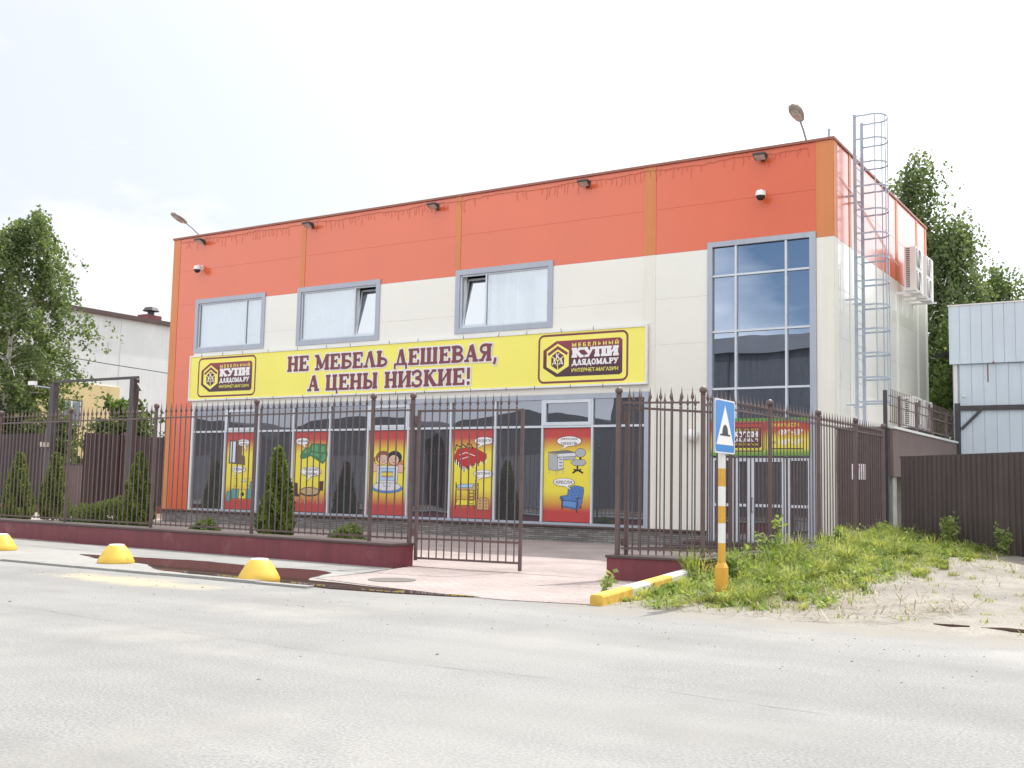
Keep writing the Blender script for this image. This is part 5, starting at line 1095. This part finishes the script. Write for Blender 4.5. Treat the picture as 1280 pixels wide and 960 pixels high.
Cn = grass_pts(520, lambda X, Y: 1.0); cs_ = size_at(Cn)
for c, k in zip(Cn, cs_):                                    # tufts, each with its own height, spread and tone
    m_ = int(rs.uniform(25, 85)); hh = rs.uniform(.12, .66)*k+.04; rr_ = rs.uniform(.03, .13); az = rs.uniform(0, 6.283, m_); r_ = rr_*np.sqrt(rs.uniform(0, 1, m_)); Q = np.stack([c[0]+r_*np.cos(az), c[1]+r_*np.sin(az)], 1)
    tone = rs.choice([.05, .25, .45, .7, 1.0], p=[.2, .3, .2, .18, .12]); Vs.append(blades(Q, mz(Q)-.01, hh*rs.uniform(.5, 1.1, m_), az+rs.normal(0, .5, m_), rs.uniform(.15, 1.0, m_), rs.uniform(.004, .011, m_))); Rs.append(np.repeat(np.clip(tone+rs.uniform(-.12, .12, m_), 0, 1), 2))
m_ = 130; Q = np.stack([rs.uniform(1.5, 9, m_), rs.uniform(-13.4, -2.5, m_)], 1)
for c in Q:                                                  # lone tufts out on the dirt
    q_ = int(rs.uniform(5, 22)); az = rs.uniform(0, 6.283, q_); Z = np.stack([c[0]+rs.normal(0, .05, q_), c[1]+rs.normal(0, .05, q_)], 1); Vs.append(blades(Z, mz(Z)-.005, rs.uniform(.02, .09, q_), az, rs.uniform(.4, 1.3, q_), rs.uniform(.004, .010, q_))); Rs.append(np.repeat(rs.uniform(.2, .9, q_), 2))
tag(np_mesh('grass', np.concatenate(Vs), 4, np.concatenate(Rs), M['grass']), None, None, None, 'stuff')
P = grass_pts(420, lambda X, Y: np.clip(1.3-(X-1)/3.0, .2, 1)); k = size_at(P); LV, LC = [], []
for c, q in zip(P, k):                                       # broad leaved weeds in patches
    m_ = int(rs.uniform(12, 46)); hh = (.05+rs.uniform(.05, .55)*q); u = rs.uniform(0, 1, m_); r_ = rs.uniform(.03, .14); pts_ = np.stack([c[0]+rs.normal(0, r_, m_), c[1]+rs.normal(0, r_, m_), np.zeros(m_)], 1); pts_[:, 2] = mz(pts_)+.015+u*hh
    LV.append(leaf_quads(rs, pts_, rs.uniform(.04, .085), rs.uniform(.35, .7), -.15)); LC.append(np.clip(rs.uniform(.05, .95)+rs.uniform(-.15, .15, m_), 0, 1))
tag(np_mesh('ground_cover', np.concatenate(LV), 4, np.concatenate(LC), M['weed']), None, None, None, 'stuff')
n = 1500; P = np.column_stack([rs.uniform(1.2, 6.5, n), rs.normal(-12.2, .9, n)]); P[:, 1] = np.clip(P[:, 1]+np.where(rs.uniform(0, 1, n) < .5, rs.uniform(0, 8, n), 0), -13.6, -2); e = np.interp(P[:, 1], gy_, gx_); P = P[np.abs(P[:, 0]-e) < 1.3]; n = len(P)
az = rs.uniform(0, 6.283, n); l_ = rs.uniform(.04, .34, n); a3 = np.column_stack([P, mz(P)+.014]); d3 = np.stack([np.cos(az)*l_, np.sin(az)*l_, rs.uniform(0, .12, n)], 1); s3 = np.stack([-np.sin(az), np.cos(az), 0*az], 1)*.005
V = np.empty((n, 4, 3)); V[:, 0] = a3-s3; V[:, 1] = a3+s3; V[:, 2] = a3+d3+s3; V[:, 3] = a3+d3-s3
tag(np_mesh('dry_straw', V.reshape(-1, 3), 4, rs.uniform(0, 1, n), M['straw']), None, None, None, 'stuff')
def weed(label, x, y, h, nst, seed, pale=False):
    r2 = np.random.RandomState(seed); t = thing('weed', label, 'weed', (x, y, mound(x, y)-.01), 0, 'tall weeds on the verge'); sm = MB(); LP = []
    for k in range(nst):
        a = r2.uniform(0, 6.28); s_ = r2.uniform(.05, .32)*h; hh_ = h*r2.uniform(.6, 1.05); c = [(0.02*math.cos(a), .02*math.sin(a), 0), (s_*.5*math.cos(a), s_*.5*math.sin(a), hh_*.55), (s_*math.cos(a), s_*math.sin(a), hh_)]
        sm.tube(c, [.006, .005, .002], 5); m_ = 34; f_ = r2.uniform(.2, 1, m_)[:, None]; q = np.array(c[0])*(1-f_)**2+2*np.array(c[1])*f_*(1-f_)+np.array(c[2])*f_**2; LP.append(q+r2.normal(size=(m_, 3))*.035)
    sm.build('stem', M['straw'] if pale else M['weed'], t, shift=(0, 0, 0)); P_ = np.concatenate(LP)
    np_mesh('leaves', leaf_quads(r2, P_, .085, .6, -.1), 4, r2.uniform(.5 if pale else .2, 1, len(P_)), M['weed'], t)
weed('tall leafy weed against the side fence right of the road sign', 1.28, -8.3, .95, 5, 1)
weed('leafy weed at the low wall below the yellow marker plate', 1.55, -5.2, .55, 7, 2)
weed('pale leaved weed in front of the dark sheet fence', 2.95, -2.2, .72, 9, 3, True)
weed('thin weed at the middle of the side wall in front of the dark posts', 1.55, -2.2, .5, 5, 4)
weed('sparse weed at the right edge before the dark sheet fence', 4.1, -3.3, .55, 5, 5)
weed('bushy weed behind the road sign pole at the wall corner', 1.35, -10.2, .45, 8, 6)
weed('thin seedling in the paving by the yellow kerb end', .70, -13.1, .42, 2, 7)
rnd = random.Random(17)
def crack(pts, wd, seed):
    r_ = random.Random(seed); m = MB(); o = []
    for i in range(len(pts)-1):
        a, b = Vector(pts[i]), Vector(pts[i+1]); k = max(2, int((b-a).length/.18))
        for q in range(k): o.append(a.lerp(b, q/k)+Vector((r_.uniform(-.025, .025), r_.uniform(-.03, .03))))
    L_, R_ = [], []
    for p_ in o:
        h = wd*r_.uniform(.15, 1.0); L_.append((p_.x, p_.y+h/2, .0035)); R_.append((p_.x, p_.y-h/2, .0035))
    n_ = len(o); m.add(L_+R_, [(i, n_+i, n_+i+1, i+1) for i in range(n_-1)]); structure(m.build('road_crack', flat('crack_dirt', (0.215, 0.21, 0.204), .9)))
crack([(-4.6, -18.3), (-2.4, -18.5), (-.4, -18.64), (.96, -18.71), (2.27, -18.68), (3.6, -18.5), (5.4, -18.6)], .008, 1)
# pebbles and crumbs
rnd = random.Random(3); pb = MB()
for i in range(420):
    if i < 260: x_, y_ = rnd.uniform(-12, 7), -14.7-abs(rnd.gauss(0, 1.3))
    elif i < 380: x_, y_ = rnd.uniform(2, 8), rnd.uniform(-13.9, -9)
    else: x_, y_ = rnd.uniform(-8, 12), rnd.uniform(-23, -15)
    if x_ > 0.95 and y_ > -13.7: z_ = mound(x_, y_)
    else: z_ = 0.0
    s_ = rnd.uniform(.004, .010) if rnd.random() < .95 else rnd.uniform(.010, .018)
    pb.add([(x_+s_*a*rnd.uniform(.7, 1.2), y_+s_*b*rnd.uniform(.7, 1.2), z_+s_*c) for a, b, c in ((-1, -1, -.2), (1, -1, -.2), (1, 1, -.2), (-1, 1, -.2), (-.5, -.5, .8), (.5, -.5, .7), (.6, .5, .8), (-.5, .5, .6))], [(4, 5, 6, 7), (0, 1, 5, 4), (1, 2, 6, 5), (2, 3, 7, 6), (3, 0, 4, 7)])
tag(pb.build('pebbles', pbr('pebble_stone', (0.26, 0.24, 0.21), .9, .4, 3.0)), None, None, None, 'stuff')

# ------------------------------------------------------------------ beyond the yard at the left
sfl = thing('sheet_fence', 'brown profiled sheet fence at the far left of the yard below the birch', 'fence', (-42, 3, 0))
corrugated(MB(), (-60, 3.0), (-34.4, 3.0), .3, 3.36, .25, .04).build('sheet', M['sheetdark'], sfl); MB().box(-60, -34.4, 2.9, 3.2, -.03, .3).build('base', M['redwall'], sfl)
MB().box(-34.62, -34.5, 2.86, 2.98, 0, 3.5).build('post', M['fence'], sfl)
sf2 = thing('sheet_fence', 'brown profiled sheet fence running back behind the orange building corner', 'fence', (-32, 6, 0))
corrugated(MB(), (-32, 2.9), (-32, 14), .3, 3.36, .25, .04).build('sheet', M['sheetdark'], sf2); MB().box(-32.2, -31.93, 2.9, 14, -.03, .3).build('base', M['redwall'], sf2); MB().box(-31.93, -31.8, 4.8, 4.93, 0, 3.48).build('post', M['fence'], sf2)
lg_ = thing('yard_gate', 'low brown sheet gate in the gap of the far left fence', 'gate', (-33, 3.2, 0)); corrugated(MB(), (-34.3, 3.3), (-32.1, 3.3), .1, 2.02, .2, .03).build('sheet', M['retain'], lg_); MB().box(-34.3, -32.1, 3.24, 3.30, 2.021, 2.07).build('rail', M['darksteel'], lg_)
pt = thing('gate_portal', 'dark steel portal of two tall posts and a thin beam at the left', 'gate portal', (-31.5, 3, 0))
for xx in (-33.99, -28.8): MB().box(xx-.13, xx+.13, 2.62, 2.88, -.03, 5.46).build('post', M['darksteel'], pt)
MB().bar((-34.1, 2.76, 5.53), (-28.6, 2.76, 5.53), .10, .10).build('beam', M['darksteel'], pt); MB().add([(-28.59, 2.7, 5.3), (-28.3, 2.7, 4.98), (-28.59, 2.7, 4.98), (-28.59, 2.8, 5.3), (-28.3, 2.8, 4.98), (-28.59, 2.8, 4.98)], [(0, 2, 1), (3, 4, 5), (0, 1, 4, 3), (1, 2, 5, 4), (2, 0, 3, 5)]).build('gusset', M['darksteel'], pt)
MB().bar((-34.2, 2.76, 5.28), (-35.4, 2.76, 5.42), .05, .05).build('arm', M['galv'], pt)
MB().box(-34.10, -33.9, 2.3, 2.6, 2.75, 2.95).build('lamp', M['lens'], pt)
pc = thing('security_camera', 'small white security camera on the left arm of the gate portal', 'camera', (-35.6, 2.76, 5.5)); MB().box(-35.75, -35.38, 2.66, 2.86, 5.45, 5.62).build('housing', M['white'], pc); MB().box(-35.8, -35.751, 2.68, 2.84, 5.46, 5.60).build('lens', M['black'], pc)
wb = thing('white_building', 'long white building with dark eaves and a pale yellow end at the left', 'building', (-66, 35, 0))
WX = -58
MB().box(WX-14, WX, 24.4, 75, -.03, 13.0).build('wall', M['whitewall'], wb); MB().box(WX-14, WX-.02, 8, 24.39, -.03, 13.0).build('wall', M['whitewall'], wb)
MB().box(WX-.02, WX+.12, 8, 24.45, -.03, 8.0).build('yellow_wall', M['yellowwall'], wb)
MB().box(WX-14.2, WX+.25, 7.8, 75.2, 13.002, 13.3).build('eaves', M['ledge'], wb)
for yy in (20.6, 15.8):
    wn = MB().box(WX+.121, WX+.16, yy-.85, yy+.85, 5.0, 6.85).build('window', M['retain'], wb); MB().box(WX+.161, WX+.175, yy-.72, yy+.72, 5.12, 6.73).build('window_frame', M['white'], wn)
    for e in ((yy-.66, yy-.06), (yy+.06, yy+.66)): MB().box(WX+.176, WX+.18, e[0], e[1], 5.18, 6.67).build('pane', M['shopglass'], wn)
ch = MB().box(WX-1.6, WX-.6, 27.0, 28.4, 13.301, 13.75).build('chimney', M['redwall'], wb); MB().lathe([(.25, 13.75), (.25, 14.05), (.62, 14.1), (.45, 14.35), (.02, 14.45)], (WX-1.1, 27.8, 0), 12).build('cowl', M['darksteel'], ch)
cbl = MB(); cbl.tube([(WX+1.5, 14, 9.75), (WX+1.5, 22, 9.42), (WX+1.5, 30, 9.22), (WX+1.5, 46, 9.3)], .03, 5); tag(cbl.build('overhead_cable', M['black'], None, shift=(WX+1.5, 28, 9.4)), 'thin dark overhead cable in front of the white building', 'cable')

# ------------------------------------------------------------------ across the road (seen mirrored in the glass)
wh = thing('flat_warehouse', 'tall grey flat roofed warehouse across the road, mirrored in the stairwell window', 'warehouse', (-12, -52, 0))
MB().box(-27, 6, -60, -41, -.03, 10.4).build('wall', M['whgrey'], wh); MB().box(-27.2, 6.2, -60.2, -40.7, 10.402, 11.5).build('parapet', M['whroof'], wh)
bd = MB()
for k in range(9): bd.box(-26.6+k*4, -26.5+k*4, -40.99, -40.9, 0, 10.3)
bd.build('downpipe', M['darksteel'], wh)
for i, xc in enumerate((-70, -51, -34.5)):
    hw = 9.2 if i else 9.6
    w3 = thing('arched_warehouse', ['arched grey warehouse across the road, farthest left in the reflections', 'arched grey warehouse across the road, middle one in the reflections', 'arched grey warehouse across the road, beside the flat roofed one'][i], 'warehouse', (xc, -50, 0), 0, 'arched warehouses across the road')
    q = [(xc-hw, -.03), (xc+hw, -.03), (xc+hw, 4.6)]+[(xc+hw*math.cos(R(a)), 4.6+2.4*math.sin(R(a))) for a in range(12, 169, 12)]+[(xc-hw, 4.6)]
    m_ = len(q); e = MB(); e.add([(a, -42.0, b) for a, b in q]+[(a, -62.0, b) for a, b in q], [tuple(range(m_)), tuple(range(m_, 2*m_))[::-1]]+[(k, k+m_, (k+1) % m_+m_, (k+1) % m_) for k in range(m_)]); e.build('shell', M['whgrey'], w3)
    MB().box(xc-2.2, xc+2.2, -41.99, -41.9, 0, 3.8).build('door', M['whroof'], w3)
